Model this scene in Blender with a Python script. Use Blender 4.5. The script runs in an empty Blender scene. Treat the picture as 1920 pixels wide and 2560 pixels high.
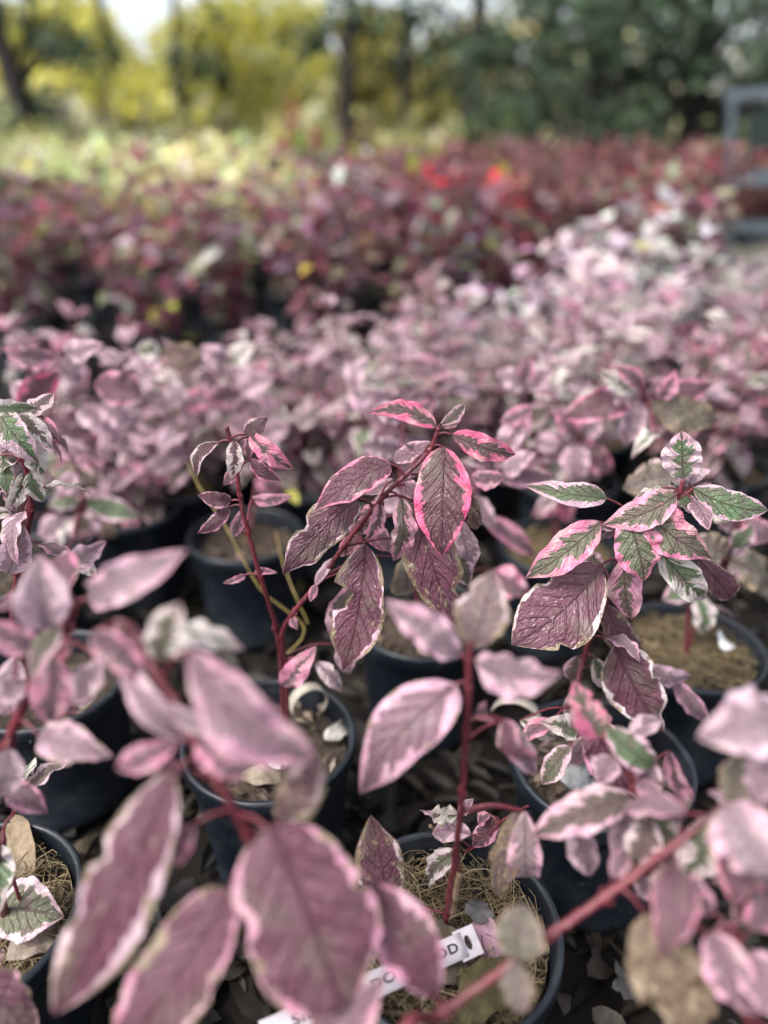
import bpy, math, random
import numpy as np
from mathutils import Vector, Matrix, noise

R = random.Random(7)
scene = bpy.context.scene
COL = scene.collection

# ------------------------------------------------------------------ camera
CAM_H = 0.775
PITCH = math.radians(27.05)
F = 26.0 / 36.0 * 2560.0          # focal length in photo pixels (1920 x 2560)
cam = bpy.data.cameras.new('camera')
camo = bpy.data.objects.new('camera', cam)
COL.objects.link(camo)
camo.location = (0, 0, CAM_H)
camo.rotation_euler = (math.pi / 2 - PITCH, 0, 0)
cam.sensor_fit = 'VERTICAL'
cam.sensor_height = 36.0
cam.lens = 26.0
cam.clip_start = 0.02
cam.clip_end = 400
cam.dof.use_dof = True
cam.dof.focus_distance = 0.655
cam.dof.aperture_fstop = 1.5
scene.camera = camo

# ------------------------------------------------------------------ sky, sun, exposure
SUN_EL, SUN_AZ = math.radians(55), math.radians(-125)
world = bpy.data.worlds.new('World')
scene.world = world
world.use_nodes = True
wn = world.node_tree
bg = wn.nodes['Background']
sky = wn.nodes.new('ShaderNodeTexSky')
sky.sky_type = 'NISHITA'
sky.sun_disc = False
sky.sun_elevation = SUN_EL
sky.sun_rotation = SUN_AZ
sky.air_density = 1.0
sky.dust_density = 4.0
sky.ozone_density = 1.0
hs = wn.nodes.new('ShaderNodeHueSaturation')
hs.inputs['Saturation'].default_value = 0.4
wn.links.new(sky.outputs[0], hs.inputs['Color'])
wn.links.new(hs.outputs[0], bg.inputs['Color'])
bg.inputs['Strength'].default_value = 0.15
sl = bpy.data.lights.new('sun', 'SUN')
sl.energy = 1.5
sl.angle = math.radians(11)
sl.color = (1.0, 0.96, 0.91)
so = bpy.data.objects.new('sun', sl)
COL.objects.link(so)
d = Vector((math.sin(SUN_AZ) * math.cos(SUN_EL), math.cos(SUN_AZ) * math.cos(SUN_EL), math.sin(SUN_EL)))
so.rotation_euler = (-d).to_track_quat('-Z', 'Y').to_euler()
vs = scene.view_settings
vs.view_transform = 'Standard'
vs.look = 'None'
vs.exposure = 1.38
vs.gamma = 1.0
vs.use_curve_mapping = False
scene.render.engine = 'CYCLES'
scene.cycles.use_denoising = True
scene.cycles.max_bounces = 4
scene.cycles.diffuse_bounces = 2
scene.cycles.glossy_bounces = 2
scene.cycles.use_adaptive_sampling = True
scene.cycles.adaptive_threshold = 0.02
scene.cycles.transparent_max_bounces = 4
scene.cycles.sample_clamp_indirect = 6

# ------------------------------------------------------------------ pixel -> place helpers
CAMP = Vector((0, 0, CAM_H))
def ray(u, v):
    x = (u - 960.0) / F; y = -(v - 1280.0) / F
    return Vector((x, math.cos(PITCH) + y * math.sin(PITCH), -math.sin(PITCH) + y * math.cos(PITCH)))
def W(u, v, Y):
    r = ray(u, v); return CAMP + r * (Y / r.y)
def WZ(u, v, z):
    r = ray(u, v); return CAMP + r * ((z - CAM_H) / r.z)
def depth(p):
    q = Vector(p) - CAMP
    return q.y * math.cos(PITCH) - q.z * math.sin(PITCH)

# ------------------------------------------------------------------ material helpers
def new_mat(name):
    m = bpy.data.materials.new(name); m.use_nodes = True
    nt = m.node_tree; nt.nodes.clear()
    return m, nt
class NT:
    def __init__(s, nt): s.nt = nt
    def n(s, t, **k):
        nd = s.nt.nodes.new(t)
        for a, b in k.items(): setattr(nd, a, b)
        return nd
    def l(s, a, b): s.nt.links.new(a, b)
    def put(s, sock, v):
        if isinstance(v, bpy.types.NodeSocket): s.l(v, sock)
        else: sock.default_value = v
    def m(s, op, a, b=0.0, c=0.0, clamp=False):
        nd = s.n('ShaderNodeMath', operation=op); nd.use_clamp = clamp
        s.put(nd.inputs[0], a); s.put(nd.inputs[1], b)
        if op in ('MULTIPLY_ADD', 'SMOOTH_MIN', 'COMPARE'): s.put(nd.inputs[2], c)
        return nd.outputs[0]
    def ss(s, x, a, b):            # smoothstep
        nd = s.n('ShaderNodeMapRange', interpolation_type='SMOOTHSTEP')
        s.put(nd.inputs['Value'], x); s.put(nd.inputs['From Min'], a); s.put(nd.inputs['From Max'], b)
        return nd.outputs['Result']
    def mix(s, f, a, b):
        nd = s.n('ShaderNodeMix', data_type='RGBA')
        s.put(nd.inputs['Factor'], f); s.put(nd.inputs['A'] if False else nd.inputs[6], a); s.put(nd.inputs[7], b)
        return nd.outputs[2]
    def ramp(s, x, stops):
        nd = s.n('ShaderNodeValToRGB')
        els = nd.color_ramp.elements
        while len(els) < len(stops): els.new(0.5)
        for e, (p, c) in zip(els, stops): e.position = p; e.color = (*c, 1)
        s.put(nd.inputs[0], x); return nd.outputs[0]
    def noise(s, vec, scale, detail=2, rough=0.5, out='Fac'):
        nd = s.n('ShaderNodeTexNoise')
        if vec is not None: s.l(vec, nd.inputs['Vector'])
        nd.inputs['Scale'].default_value = scale; nd.inputs['Detail'].default_value = detail
        nd.inputs['Roughness'].default_value = rough
        return nd.outputs[out]
    def comb(s, x, y, z=0.0):
        nd = s.n('ShaderNodeCombineXYZ')
        s.put(nd.inputs[0], x); s.put(nd.inputs[1], y); s.put(nd.inputs[2], z)
        return nd.outputs[0]

def simple_mat(name, color, rough=0.6, var=0.25, scale=40.0, spec=0.4, bump=0.15, bscale=None, color2=None, transl=0.0):
    m, nt = new_mat(name); h = NT(nt)
    out = h.n('ShaderNodeOutputMaterial'); p = h.n('ShaderNodeBsdfPrincipled')
    tc = h.n('ShaderNodeTexCoord')
    oi = h.n('ShaderNodeObjectInfo')
    off = h.n('ShaderNodeVectorMath', operation='ADD')
    h.l(tc.outputs['Object'], off.inputs[0])
    h.l(h.comb(h.m('MULTIPLY', oi.outputs['Random'], 37.0), h.m('MULTIPLY', oi.outputs['Random'], 11.0)), off.inputs[1])
    nz = h.noise(off.outputs[0], scale, 4, 0.6)
    c2 = color2 or tuple(c * (1 - var) for c in color)
    col = h.ramp(nz, [(0.3, c2), (0.7, tuple(min(1, c * (1 + var)) for c in color))])
    h.l(col, p.inputs['Base Color'])
    p.inputs['Roughness'].default_value = rough
    p.inputs['Specular IOR Level'].default_value = spec
    if bump:
        b = h.n('ShaderNodeBump'); b.inputs['Strength'].default_value = bump; b.inputs['Distance'].default_value = 0.004
        h.l(h.noise(off.outputs[0], bscale or scale * 3, 4, 0.6), b.inputs['Height']); h.l(b.outputs[0], p.inputs['Normal'])
    h.l(p.outputs[0], out.inputs[0])
    return m

# colour code of a variegated leaf object: obj.color = (centre tone, margin tone, margin width, dryness), pass_index = fade %
def leaf_material():
    m, nt = new_mat('variegated_leaf'); h = NT(nt)
    out = h.n('ShaderNodeOutputMaterial'); p = h.n('ShaderNodeBsdfPrincipled')
    oi = h.n('ShaderNodeObjectInfo'); uv = h.n('ShaderNodeUVMap', uv_map='UVMap')
    sep = h.n('ShaderNodeSeparateXYZ'); h.l(uv.outputs[0], sep.inputs[0])
    oc = h.n('ShaderNodeSeparateColor'); h.l(oi.outputs['Color'], oc.inputs[0])
    ct, mt, mw, dry = oc.outputs[0], oc.outputs[1], oc.outputs[2], oi.outputs['Alpha']
    rnd = oi.outputs['Random']; pale = h.m('MULTIPLY', oi.outputs['Object Index'], 0.01)
    q = h.m('SUBTRACT', h.m('MULTIPLY', sep.outputs[0], 2.0), 1.0); aq = h.m('ABSOLUTE', q)
    s = sep.outputs[1]
    sv = h.m('SUBTRACT', s, h.m('MULTIPLY', aq, 0.30))            # runs along the side veins
    seed = h.m('MULTIPLY', rnd, 97.0)
    side = h.m('MULTIPLY', h.m('SIGN', q), 3.1)
    # jagged variegation boundary, teeth along the veins
    nv = h.n('ShaderNodeTexNoise'); nv.inputs['Scale'].default_value = 1.0; nv.inputs['Detail'].default_value = 4; nv.inputs['Roughness'].default_value = 0.62
    h.l(h.comb(h.m('MULTIPLY', sv, 10.0), h.m('ADD', h.m('MULTIPLY', aq, 1.1), side), seed), nv.inputs['Vector'])
    nb = h.n('ShaderNodeTexNoise'); nb.inputs['Scale'].default_value = 1.0; nb.inputs['Detail'].default_value = 1
    h.l(h.comb(h.m('MULTIPLY', s, 2.0), side, h.m('ADD', seed, 5.0)), nb.inputs['Vector'])
    warp = h.m('MULTIPLY', h.m('SUBTRACT', nv.outputs[0], 0.5), 0.9)
    sec = h.m('ADD', h.m('MULTIPLY', sv, 12.0), warp)
    wno = h.n('ShaderNodeTexWhiteNoise', noise_dimensions='3D')
    h.l(h.comb(h.m('FLOOR', sec), side, seed), wno.inputs['Vector'])
    saw = h.m('SUBTRACT', h.m('FRACT', sec), 0.5)
    jag = h.m('ADD', h.m('ADD', h.m('MULTIPLY', h.m('SUBTRACT', wno.outputs[0], 0.5), 0.95), h.m('MULTIPLY', saw, 0.45)),
              h.m('ADD', h.m('MULTIPLY', h.m('SUBTRACT', nv.outputs[0], 0.5), 1.3), h.m('MULTIPLY', h.m('SUBTRACT', nb.outputs[0], 0.5), 3.4)))
    thr = h.m('MULTIPLY', mw, h.m('MAXIMUM', 0.06, h.m('ADD', 1.0, jag)))
    tipw = h.m('MULTIPLY', h.m('MULTIPLY', h.m('POWER', s, 5.0), 0.5), mw)
    edge = h.m('SUBTRACT', 1.0, aq)
    rim = h.ss(h.m('SUBTRACT', h.m('ADD', thr, tipw), edge), -0.012, 0.02)
    # veins
    fr = h.m('FRACT', h.m('MULTIPLY', sv, 7.5)); dv = h.m('ABSOLUTE', h.m('SUBTRACT', fr, 0.5))
    lat = h.m('MULTIPLY', h.m('SUBTRACT', 1.0, h.ss(dv, 0.03, 0.13)), h.m('MULTIPLY', h.ss(sv, 0.0, 0.06), h.m('SUBTRACT', 1.0, h.ss(aq, 0.55, 0.95))))
    wid = h.m('ADD', h.m('SINE', h.m('MULTIPLY', s, 3.14159)), 0.12)
    mid = h.m('SUBTRACT', 1.0, h.ss(h.m('MULTIPLY', aq, wid), 0.02, 0.065))
    vein = h.m('MAXIMUM', mid, h.m('MULTIPLY', lat, 0.75))
    vor = h.n('ShaderNodeTexVoronoi', feature='DISTANCE_TO_EDGE'); vor.inputs['Scale'].default_value = 1.0
    h.l(h.comb(h.m('MULTIPLY', sv, 26.0), h.m('ADD', h.m('MULTIPLY', q, 6.5), 40.0), seed), vor.inputs['Vector'])
    cell = h.ss(vor.outputs['Distance'], 0.0, 0.35)
    tert = h.m('SUBTRACT', 1.0, h.ss(vor.outputs['Distance'], 0.0, 0.10))
    # colours
    cen = h.ramp(ct, [(0.0, (.165, .060, .090)), (0.3, (.135, .068, .078)), (0.58, (.165, .14, .11)), (0.8, (.165, .19, .11)), (1.0, (.15, .25, .12))])
    mar = h.ramp(mt, [(0.0, (.74, .12, .26)), (0.3, (.68, .28, .42)), (0.6, (.70, .48, .57)), (0.85, (.72, .63, .62)), (1.0, (.73, .71, .65))])
    ncl = h.n('ShaderNodeTexNoise'); ncl.inputs['Scale'].default_value = 3.2; ncl.inputs['Detail'].default_value = 3
    h.l(h.comb(sep.outputs[0], h.m('MULTIPLY', s, 1.6), seed), ncl.inputs['Vector'])
    cl = ncl.outputs[0]
    cen = h.mix(h.m('MULTIPLY', h.ss(cl, 0.42, 0.75), 0.5), cen, (.21, .095, .125, 1))
    nol = h.n('ShaderNodeTexNoise'); nol.inputs['Scale'].default_value = 2.1; nol.inputs['Detail'].default_value = 4
    h.l(h.comb(sep.outputs[0], h.m('MULTIPLY', s, 1.4), h.m('ADD', seed, 43.0)), nol.inputs['Vector'])
    cen = h.mix(h.m('MULTIPLY', h.ss(nol.outputs[0], 0.52, 0.68), 0.6), cen, (.165, .14, .105, 1))
    cen = h.mix(h.m('MULTIPLY', tert, 0.30), cen, (.11, .045, .065, 1))
    cen = h.mix(h.m('MULTIPLY', h.m('MULTIPLY', cell, h.ss(cl, 0.3, 0.6)), 0.14), cen, (.40, .30, .34, 1))
    cen = h.mix(pale, cen, (.56, .40, .47, 1))
    mar = h.mix(h.m('MULTIPLY', h.ss(s, 0.6, 1.0), 0.22), mar, (.72, .15, .27, 1))
    mar = h.mix(h.m('MULTIPLY', h.ss(cl, 0.45, 0.7), 0.45), mar, (.76, .60, .60, 1))
    mar = h.mix(h.m('MULTIPLY', h.ss(nol.outputs[0], 0.5, 0.7), 0.4), mar, (.72, .64, .50, 1))
    mar = h.mix(h.m('MULTIPLY', pale, 0.7), mar, (.70, .48, .57, 1))
    col = h.mix(rim, cen, mar)
    dark = h.mix(rim, (.085, .03, .045, 1), (.62, .16, .24, 1))
    col = h.mix(h.m('MULTIPLY', vein, h.m('SUBTRACT', 0.62, h.m('MULTIPLY', pale, 0.5))), col, dark)
    # dry brown edge and spots
    nd = h.n('ShaderNodeTexNoise'); nd.inputs['Scale'].default_value = 5.0; nd.inputs['Detail'].default_value = 5; nd.inputs['Roughness'].default_value = .65
    h.l(h.comb(sep.outputs[0], h.m('MULTIPLY', s, 1.7), h.m('ADD', seed, 21.0)), nd.inputs['Vector'])
    dd = h.m('ADD', h.m('MULTIPLY', h.m('SUBTRACT', nd.outputs[0], 0.5), 1.6), h.m('MULTIPLY', h.m('POWER', aq, 4.0), 0.45))
    dmask = h.m('MULTIPLY', h.ss(h.m('ADD', dd, h.m('MULTIPLY', dry, 1.0)), 0.54, 0.64), h.ss(dry, 0.02, 0.08))
    brown = h.ramp(nd.outputs[0], [(0.35, (.11, .075, .05)), (0.5, (.23, .165, .11)), (0.68, (.40, .315, .22))])
    col = h.mix(dmask, col, brown)
    spn = h.n('ShaderNodeTexNoise'); spn.inputs['Scale'].default_value = 9.0; spn.inputs['Detail'].default_value = 1
    h.l(h.comb(sep.outputs[0], h.m('MULTIPLY', s, 2.0), h.m('ADD', seed, 61.0)), spn.inputs['Vector'])
    spot = h.ss(spn.outputs[0], 0.73, 0.77)
    col = h.mix(h.m('MULTIPLY', spot, 0.5), col, (.10, .05, .045, 1))
    pet = h.m('LESS_THAN', s, 0.0)
    col = h.mix(pet, col, (.28, .035, .06, 1))
    h.l(col, p.inputs['Base Color'])
    h.l(h.m('ADD', 0.28, h.m('MULTIPLY', cl, 0.2)), p.inputs['Roughness'])
    p.inputs['Specular IOR Level'].default_value = 0.55
    b = h.n('ShaderNodeBump'); b.inputs['Strength'].default_value = 0.8; b.inputs['Distance'].default_value = 0.0022
    pil = h.m('ADD', h.m('MULTIPLY', vein, -1.0), h.m('ADD', h.m('MULTIPLY', cell, 0.45), h.m('MULTIPLY', cl, 1.4)))
    h.l(pil, b.inputs['Height']); h.l(b.outputs[0], p.inputs['Normal'])
    tr = h.n('ShaderNodeBsdfTranslucent'); h.l(col, tr.inputs['Color'])
    mx = h.n('ShaderNodeMixShader'); mx.inputs[0].default_value = 0.3
    h.l(p.outputs[0], mx.inputs[1]); h.l(tr.outputs[0], mx.inputs[2]); h.l(mx.outputs[0], out.inputs[0])
    return m

def attr_leaf_material(name, rough=0.5, transl=0.25, tint=True):
    m, nt = new_mat(name); h = NT(nt)
    out = h.n('ShaderNodeOutputMaterial'); p = h.n('ShaderNodeBsdfPrincipled')
    at = h.n('ShaderNodeAttribute', attribute_name='Col')
    geo = h.n('ShaderNodeTexCoord')
    nz = h.noise(geo.outputs['Object'], 30.0, 2)
    hsv = h.n('ShaderNodeHueSaturation'); h.l(at.outputs['Color'], hsv.inputs['Color']); h.l(h.m('ADD', 0.65, h.m('MULTIPLY', nz, 0.7)), hsv.inputs['Value'])
    col = hsv.outputs[0]
    oi = h.n('ShaderNodeObjectInfo')
    mul = h.n('ShaderNodeMix', data_type='RGBA', blend_type='MULTIPLY'); mul.inputs[0].default_value = 1.0
    h.l(col, mul.inputs[6]); h.l(oi.outputs['Color'], mul.inputs[7]); col = mul.outputs[2]
    h.l(col, p.inputs['Base Color']); p.inputs['Roughness'].default_value = rough
    p.inputs['Specular IOR Level'].default_value = 0.35
    tr = h.n('ShaderNodeBsdfTranslucent'); h.l(col, tr.inputs['Color'])
    mx = h.n('ShaderNodeMixShader'); mx.inputs[0].default_value = transl
    h.l(p.outputs[0], mx.inputs[1]); h.l(tr.outputs[0], mx.inputs[2]); h.l(mx.outputs[0], out.inputs[0])
    return m

def pot_material():
    m, nt = new_mat('black_plastic'); h = NT(nt)
    out = h.n('ShaderNodeOutputMaterial'); p = h.n('ShaderNodeBsdfPrincipled')
    tc = h.n('ShaderNodeTexCoord'); oi = h.n('ShaderNodeObjectInfo')
    off = h.n('ShaderNodeVectorMath', operation='ADD'); h.l(tc.outputs['Object'], off.inputs[0])
    h.l(h.comb(h.m('MULTIPLY', oi.outputs['Random'], 31.0), 0.0), off.inputs[1])
    n1 = h.noise(off.outputs[0], 18.0, 5, 0.65); n2 = h.noise(off.outputs[0], 220.0, 2)
    dust = h.m('MULTIPLY', h.ss(n1, 0.45, 0.72), 0.8)
    col = h.mix(dust, (.0035, .0058, .0105, 1), (.018, .022, .028, 1))
    col = h.mix(h.ss(n2, 0.68, 0.74), col, (.07, .065, .06, 1))
    h.l(col, p.inputs['Base Color'])
    h.l(h.m('ADD', 0.27, h.m('MULTIPLY', n1, 0.3)), p.inputs['Roughness'])
    p.inputs['Specular IOR Level'].default_value = 0.5
    b = h.n('ShaderNodeBump'); b.inputs['Strength'].default_value = 0.12; b.inputs['Distance'].default_value = 0.002
    h.l(n1, b.inputs['Height']); h.l(b.outputs[0], p.inputs['Normal'])
    h.l(p.outputs[0], out.inputs[0]); return m

M_LEAF = leaf_material()
M_FAR = attr_leaf_material('far_leaf')
M_TREE = attr_leaf_material('tree_leaf', 0.6, 0.3)
M_STRAW = attr_leaf_material('straw', 0.7, 0.05)
M_DEAD = attr_leaf_material('dead_leaf', 0.62, 0.08)
M_POT = pot_material()
def stem_material():
    m, nt = new_mat('red_stem'); h = NT(nt)
    out = h.n('ShaderNodeOutputMaterial'); p = h.n('ShaderNodeBsdfPrincipled'); tc = h.n('ShaderNodeTexCoord')
    n1 = h.noise(tc.outputs['Object'], 22.0, 4, .6); n2 = h.noise(tc.outputs['Object'], 520.0, 2, .5); n3 = h.noise(tc.outputs['Object'], 95.0, 3, .6)
    col = h.ramp(n1, [(0.25, (.050, .012, .017)), (0.55, (.115, .015, .025)), (0.8, (.175, .030, .038))])
    col = h.mix(h.m('MULTIPLY', h.ss(n3, .58, .72), .55), col, (.10, .045, .035, 1))
    col = h.mix(h.m('MULTIPLY', h.ss(n2, .66, .72), .6), col, (.36, .20, .17, 1))
    h.l(col, p.inputs['Base Color']); h.l(h.m('ADD', .34, h.m('MULTIPLY', n3, .3)), p.inputs['Roughness'])
    b = h.n('ShaderNodeBump'); b.inputs['Strength'].default_value = .5; b.inputs['Distance'].default_value = .0012
    h.l(h.m('ADD', n3, h.m('MULTIPLY', n2, .6)), b.inputs['Height']); h.l(b.outputs[0], p.inputs['Normal']); h.l(p.outputs[0], out.inputs[0]); return m
M_STEM = stem_material()
M_TWIG = simple_mat('yellow_twig', (.17, .125, .035), 0.5, 0.3, 60)
M_WOOD = simple_mat('old_stem', (.17, .12, .08), 0.8, 0.4, 120, 0.2, 0.5)
M_SOIL = simple_mat('potting_mix', (.055, .042, .032), 0.95, 0.65, 160, 0.15, 1.0, 300, (.016, .012, .010))
M_CHIP = attr_leaf_material('bark_chip', 0.85, 0.0)
M_GROUND = simple_mat('dark_ground', (.010, .008, .007), 0.95, 0.6, 9, 0.15, 0.8, 60, (.004, .0035, .003))
M_PATH = simple_mat('gravel_path', (.15, .14, .11), 0.95, 0.3, 25, 0.2, 0.5, 120)
M_BARK = simple_mat('bark', (.034, .031, .029), 0.9, 0.45, 14, 0.15, 0.9, 30)
M_TAG = simple_mat('label_plastic', (.52, .46, .49), 0.4, 0.14, 70, 0.4, 0.02)
M_LOOP = simple_mat('weathered_label', (.33, .29, .24), 0.5, 0.3, 60, 0.35, 0.1)
M_INK = simple_mat('label_ink', (.012, .012, .014), 0.6, 0.05, 30, 0.2, 0.0)
M_GREY = simple_mat('grey_painted_timber', (.062, .080, .096), 0.6, 0.22, 12, 0.35, 0.2, 60)
M_MESHP = simple_mat('dark_mesh', (.022, .030, .028), 0.95, 0.25, 40, 0.05, 0.1)

# ------------------------------------------------------------------ object helpers
def mesh_obj(name, me, mat, parent=None, loc=None):
    o = bpy.data.objects.new(name, me); COL.objects.link(o)
    if mat and not me.materials: me.materials.append(mat)
    if parent: o.parent = parent
    if loc is not None: o.location = loc
    return o
def empty(name, loc, label, cat, group=None):
    o = bpy.data.objects.new(name, None); COL.objects.link(o); o.location = loc
    o.empty_display_size = 0.05
    o['label'] = label; o['category'] = cat
    if group: o['group'] = group
    return o
def tag(o, label, cat, group=None):
    o['label'] = label; o['category'] = cat
    if group: o['group'] = group
    return o
def pydata(name, v, f, smooth=True):
    me = bpy.data.meshes.new(name); me.from_pydata([tuple(x) for x in v], [], f)
    if smooth: me.polygons.foreach_set('use_smooth', [True] * len(me.polygons))
    me.update(); return me

def tube_data(pts, radii, sides=8, cap=True):
    V, Fc = [], []
    n = len(pts); prev = None
    for i, p in enumerate(pts):
        p = Vector(p)
        t = (Vector(pts[min(i + 1, n - 1)]) - Vector(pts[max(i - 1, 0)])).normalized()
        if prev is None:
            a = Vector((0, 0, 1)) if abs(t.z) < 0.9 else Vector((1, 0, 0))
            x = t.cross(a).normalized()
        else:
            x = (prev - t * prev.dot(t)).normalized()
        prev = x; y = t.cross(x)
        for k in range(sides):
            a = 2 * math.pi * k / sides
            V.append(p + (x * math.cos(a) + y * math.sin(a)) * radii[i])
    for i in range(n - 1):
        for k in range(sides):
            a = i * sides + k; b = i * sides + (k + 1) % sides
            Fc.append((a, b, b + sides, a + sides))
    if cap:
        Fc.append(tuple(range(sides))[::-1]); Fc.append(tuple((n - 1) * sides + k for k in range(sides)))
    return V, Fc
def catmull(pts, sub=5):
    P = [Vector(p) for p in pts]
    if len(P) < 3: return P
    out = []
    for i in range(len(P) - 1):
        p0 = P[max(i - 1, 0)]; p1 = P[i]; p2 = P[i + 1]; p3 = P[min(i + 2, len(P) - 1)]
        for k in range(sub):
            t = k / sub
            out.append(0.5 * ((2 * p1) + (p2 - p0) * t + (2 * p0 - 5 * p1 + 4 * p2 - p3) * t * t + (3 * p1 - p0 - 3 * p2 + p3) * t ** 3))
    out.append(P[-1]); return out
def lathe(profile, seg=48):
    V, Fc = [], []
    for r, z in profile:
        for k in range(seg):
            a = 2 * math.pi * k / seg; V.append((r * math.cos(a), r * math.sin(a), z))
    for i in range(len(profile) - 1):
        for k in range(seg):
            a = i * seg + k; b = i * seg + (k + 1) % seg
            Fc.append((a, b, b + seg, a + seg))
    return V, Fc
def bevel_box(x0, x1, y0, y1, z0, z1, c=0.004):
    import bmesh
    bm = bmesh.new(); bmesh.ops.create_cube(bm, size=1)
    for v in bm.verts:
        v.co.x = x0 if v.co.x < 0 else x1; v.co.y = y0 if v.co.y < 0 else y1; v.co.z = z0 if v.co.z < 0 else z1
    bmesh.ops.bevel(bm, geom=bm.edges[:], offset=c, segments=2, affect='EDGES')
    me = bpy.data.meshes.new('timber'); bm.to_mesh(me); bm.free(); return me

# ------------------------------------------------------------------ leaf shapes
def _prof(s):
    k = max(0, min(1, (s - .70) / .30))
    return (max(s, 0) ** 0.62) * (max(1 - s, 0) ** 0.86) * (1 - 0.38 * k * k * (3 - 2 * k))
PMAX = max(_prof(i / 200) for i in range(201))
def prof(s): return _prof(s) / PMAX
def leaf_prof(a, b, acu):
    f = lambda s: (max(s, 0) ** a) * (max(1 - s, 0) ** b) * (1 - acu * max(0, min(1, (s - .70) / .30)) ** 2)
    mx = max(f(i / 60) for i in range(61)); return lambda s: f(s) / mx
def leaf_mesh(L, Wd, rng, bow=.12, fold=.16, curl=0.0, wave=.10, twist=0.0, curve=0.0, bites=(), n=20, m=8, holes=(), blunt=False):
    V, UV, Fc = [], [], []
    pf = leaf_prof(.5, .52, .0) if blunt else leaf_prof(rng.uniform(.54, .78), rng.uniform(.74, 1.02), rng.uniform(.2, .45))
    ph1, ph2, ph3 = (rng.uniform(0, 6.28) for _ in range(3)); wf = rng.uniform(2.0, 4.2)
    fine = .35 if L > .09 else 1.0
    for i in range(n + 1):
        s = i / n
        h = Wd / 2 * pf(s)
        zc = bow * L * 4 * s * (1 - s) - curl * L * s ** 2.6
        yc = curve * L * 4 * s * (1 - s)
        xc = L * (s - 0.10 * abs(curl) * s ** 3)
        tw = twist * s
        for j in range(m + 1):
            q = -1 + 2 * j / m
            hh = h * (1 + 0.06 * math.sin(9 * s + ph3 + (2 if q > 0 else 0)) + fine * (0.035 * math.sin(23 * s + ph1 + q) + 0.02 * math.sin(47 * s + ph2)))
            for (sd, s0, s1, dep) in bites:
                if q * sd > 0 and s0 < s < s1:
                    k = math.sin(math.pi * (s - s0) / (s1 - s0)) ** 0.5
                    hh *= 1 - dep * k * (0.85 + 0.3 * math.sin(40 * s))
            y = q * hh
            z = fold * abs(q) ** 1.25 * h - 0.10 * h * q * q
            side = ph1 if q > 0 else ph2
            z += 0.02 * Wd * noise.noise((s * 7 + ph1 * 9, q * 3, ph2)) 
            z += wave * h * math.sin(wf * 2 * math.pi * s + side) * q * q
            sv = s - 0.30 * abs(q)
            z += 0.032 * Wd * math.sin(math.pi * ((sv * 7.5) % 1.0)) * (1 - abs(q)) * min(1, abs(q) * 4)
            yy = y * math.cos(tw) - z * math.sin(tw); zz = y * math.sin(tw) + z * math.cos(tw)
            V.append((xc, yy + yc, zz + zc)); UV.append((q * .5 + .5, s))
    for i in range(n):
        for j in range(m):
            if (i, j) in holes: continue
            a = i * (m + 1) + j; Fc.append((a, a + 1, a + m + 2, a + m + 1))
    me = bpy.data.meshes.new('leaf'); me.from_pydata(V, [], Fc)
    uvl = me.uv_layers.new(name='UVMap')
    vi = np.empty(len(me.loops), dtype=np.int32); me.loops.foreach_get('vertex_index', vi)
    uvl.data.foreach_set('uv', np.array(UV, dtype=np.float32)[vi].ravel())
    me.polygons.foreach_set('use_smooth', [True] * len(me.polygons)); me.materials.append(M_LEAF); me.update()
    return me

LIB = [leaf_mesh(1.0, R.uniform(.46, .58), random.Random(50 + k), bow=R.uniform(.04, .2), fold=R.uniform(.05, .4),
                 curl=R.uniform(-.05, .45), wave=R.uniform(.08, .3), twist=R.uniform(-.5, .5), n=9, m=4) for k in range(9)]

# joined leaves: arrays of leaves -> one mesh with colour attribute
def leaf_cloud(name, P, D, N, L, Wd, C1, C2, mat, fold=0.2):
    P, D, N = (np.asarray(a, dtype=np.float64) for a in (P, D, N)); n = len(P)
    L = np.asarray(L)[:, None]; Wd = np.asarray(Wd)[:, None]
    D = D / (np.linalg.norm(D, axis=1, keepdims=True) + 1e-9)
    N = N - D * (N * D).sum(1, keepdims=True); N = N / (np.linalg.norm(N, axis=1, keepdims=True) + 1e-9)
    S = np.cross(N, D)
    V = np.stack([P, P + D * L * .42 + S * Wd * .5 + N * Wd * fold, P + D * L - N * L * .12, P + D * L * .42 - S * Wd * .5 + N * Wd * fold, P + D * L * .45], 1).reshape(-1, 3)
    b = (np.arange(n) * 5)[:, None]
    Fc = np.concatenate([b + np.array(t)[None] for t in ((0, 1, 4), (1, 2, 4), (2, 3, 4), (3, 0, 4))], 1).reshape(-1)
    me = bpy.data.meshes.new(name)
    me.vertices.add(n * 5); me.vertices.foreach_set('co', V.astype(np.float32).ravel())
    nf = n * 4
    me.loops.add(nf * 3); me.loops.foreach_set('vertex_index', Fc.astype(np.int32))
    me.polygons.add(nf); me.polygons.foreach_set('loop_start', np.arange(0, nf * 3, 3, dtype=np.int32))
    C1 = np.asarray(C1); C2 = np.asarray(C2)
    cv = np.repeat(C2[:, None, :], 5, 1); cv[:, 4, :] = C1
    cv = np.concatenate([cv, np.ones((n, 5, 1))], 2).reshape(-1, 4)
    ca = me.color_attributes.new('Col', 'FLOAT_COLOR', 'POINT'); ca.data.foreach_set('color', cv.astype(np.float32).ravel())
    me.update(); me.validate(); me.materials.append(mat)
    return me

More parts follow.
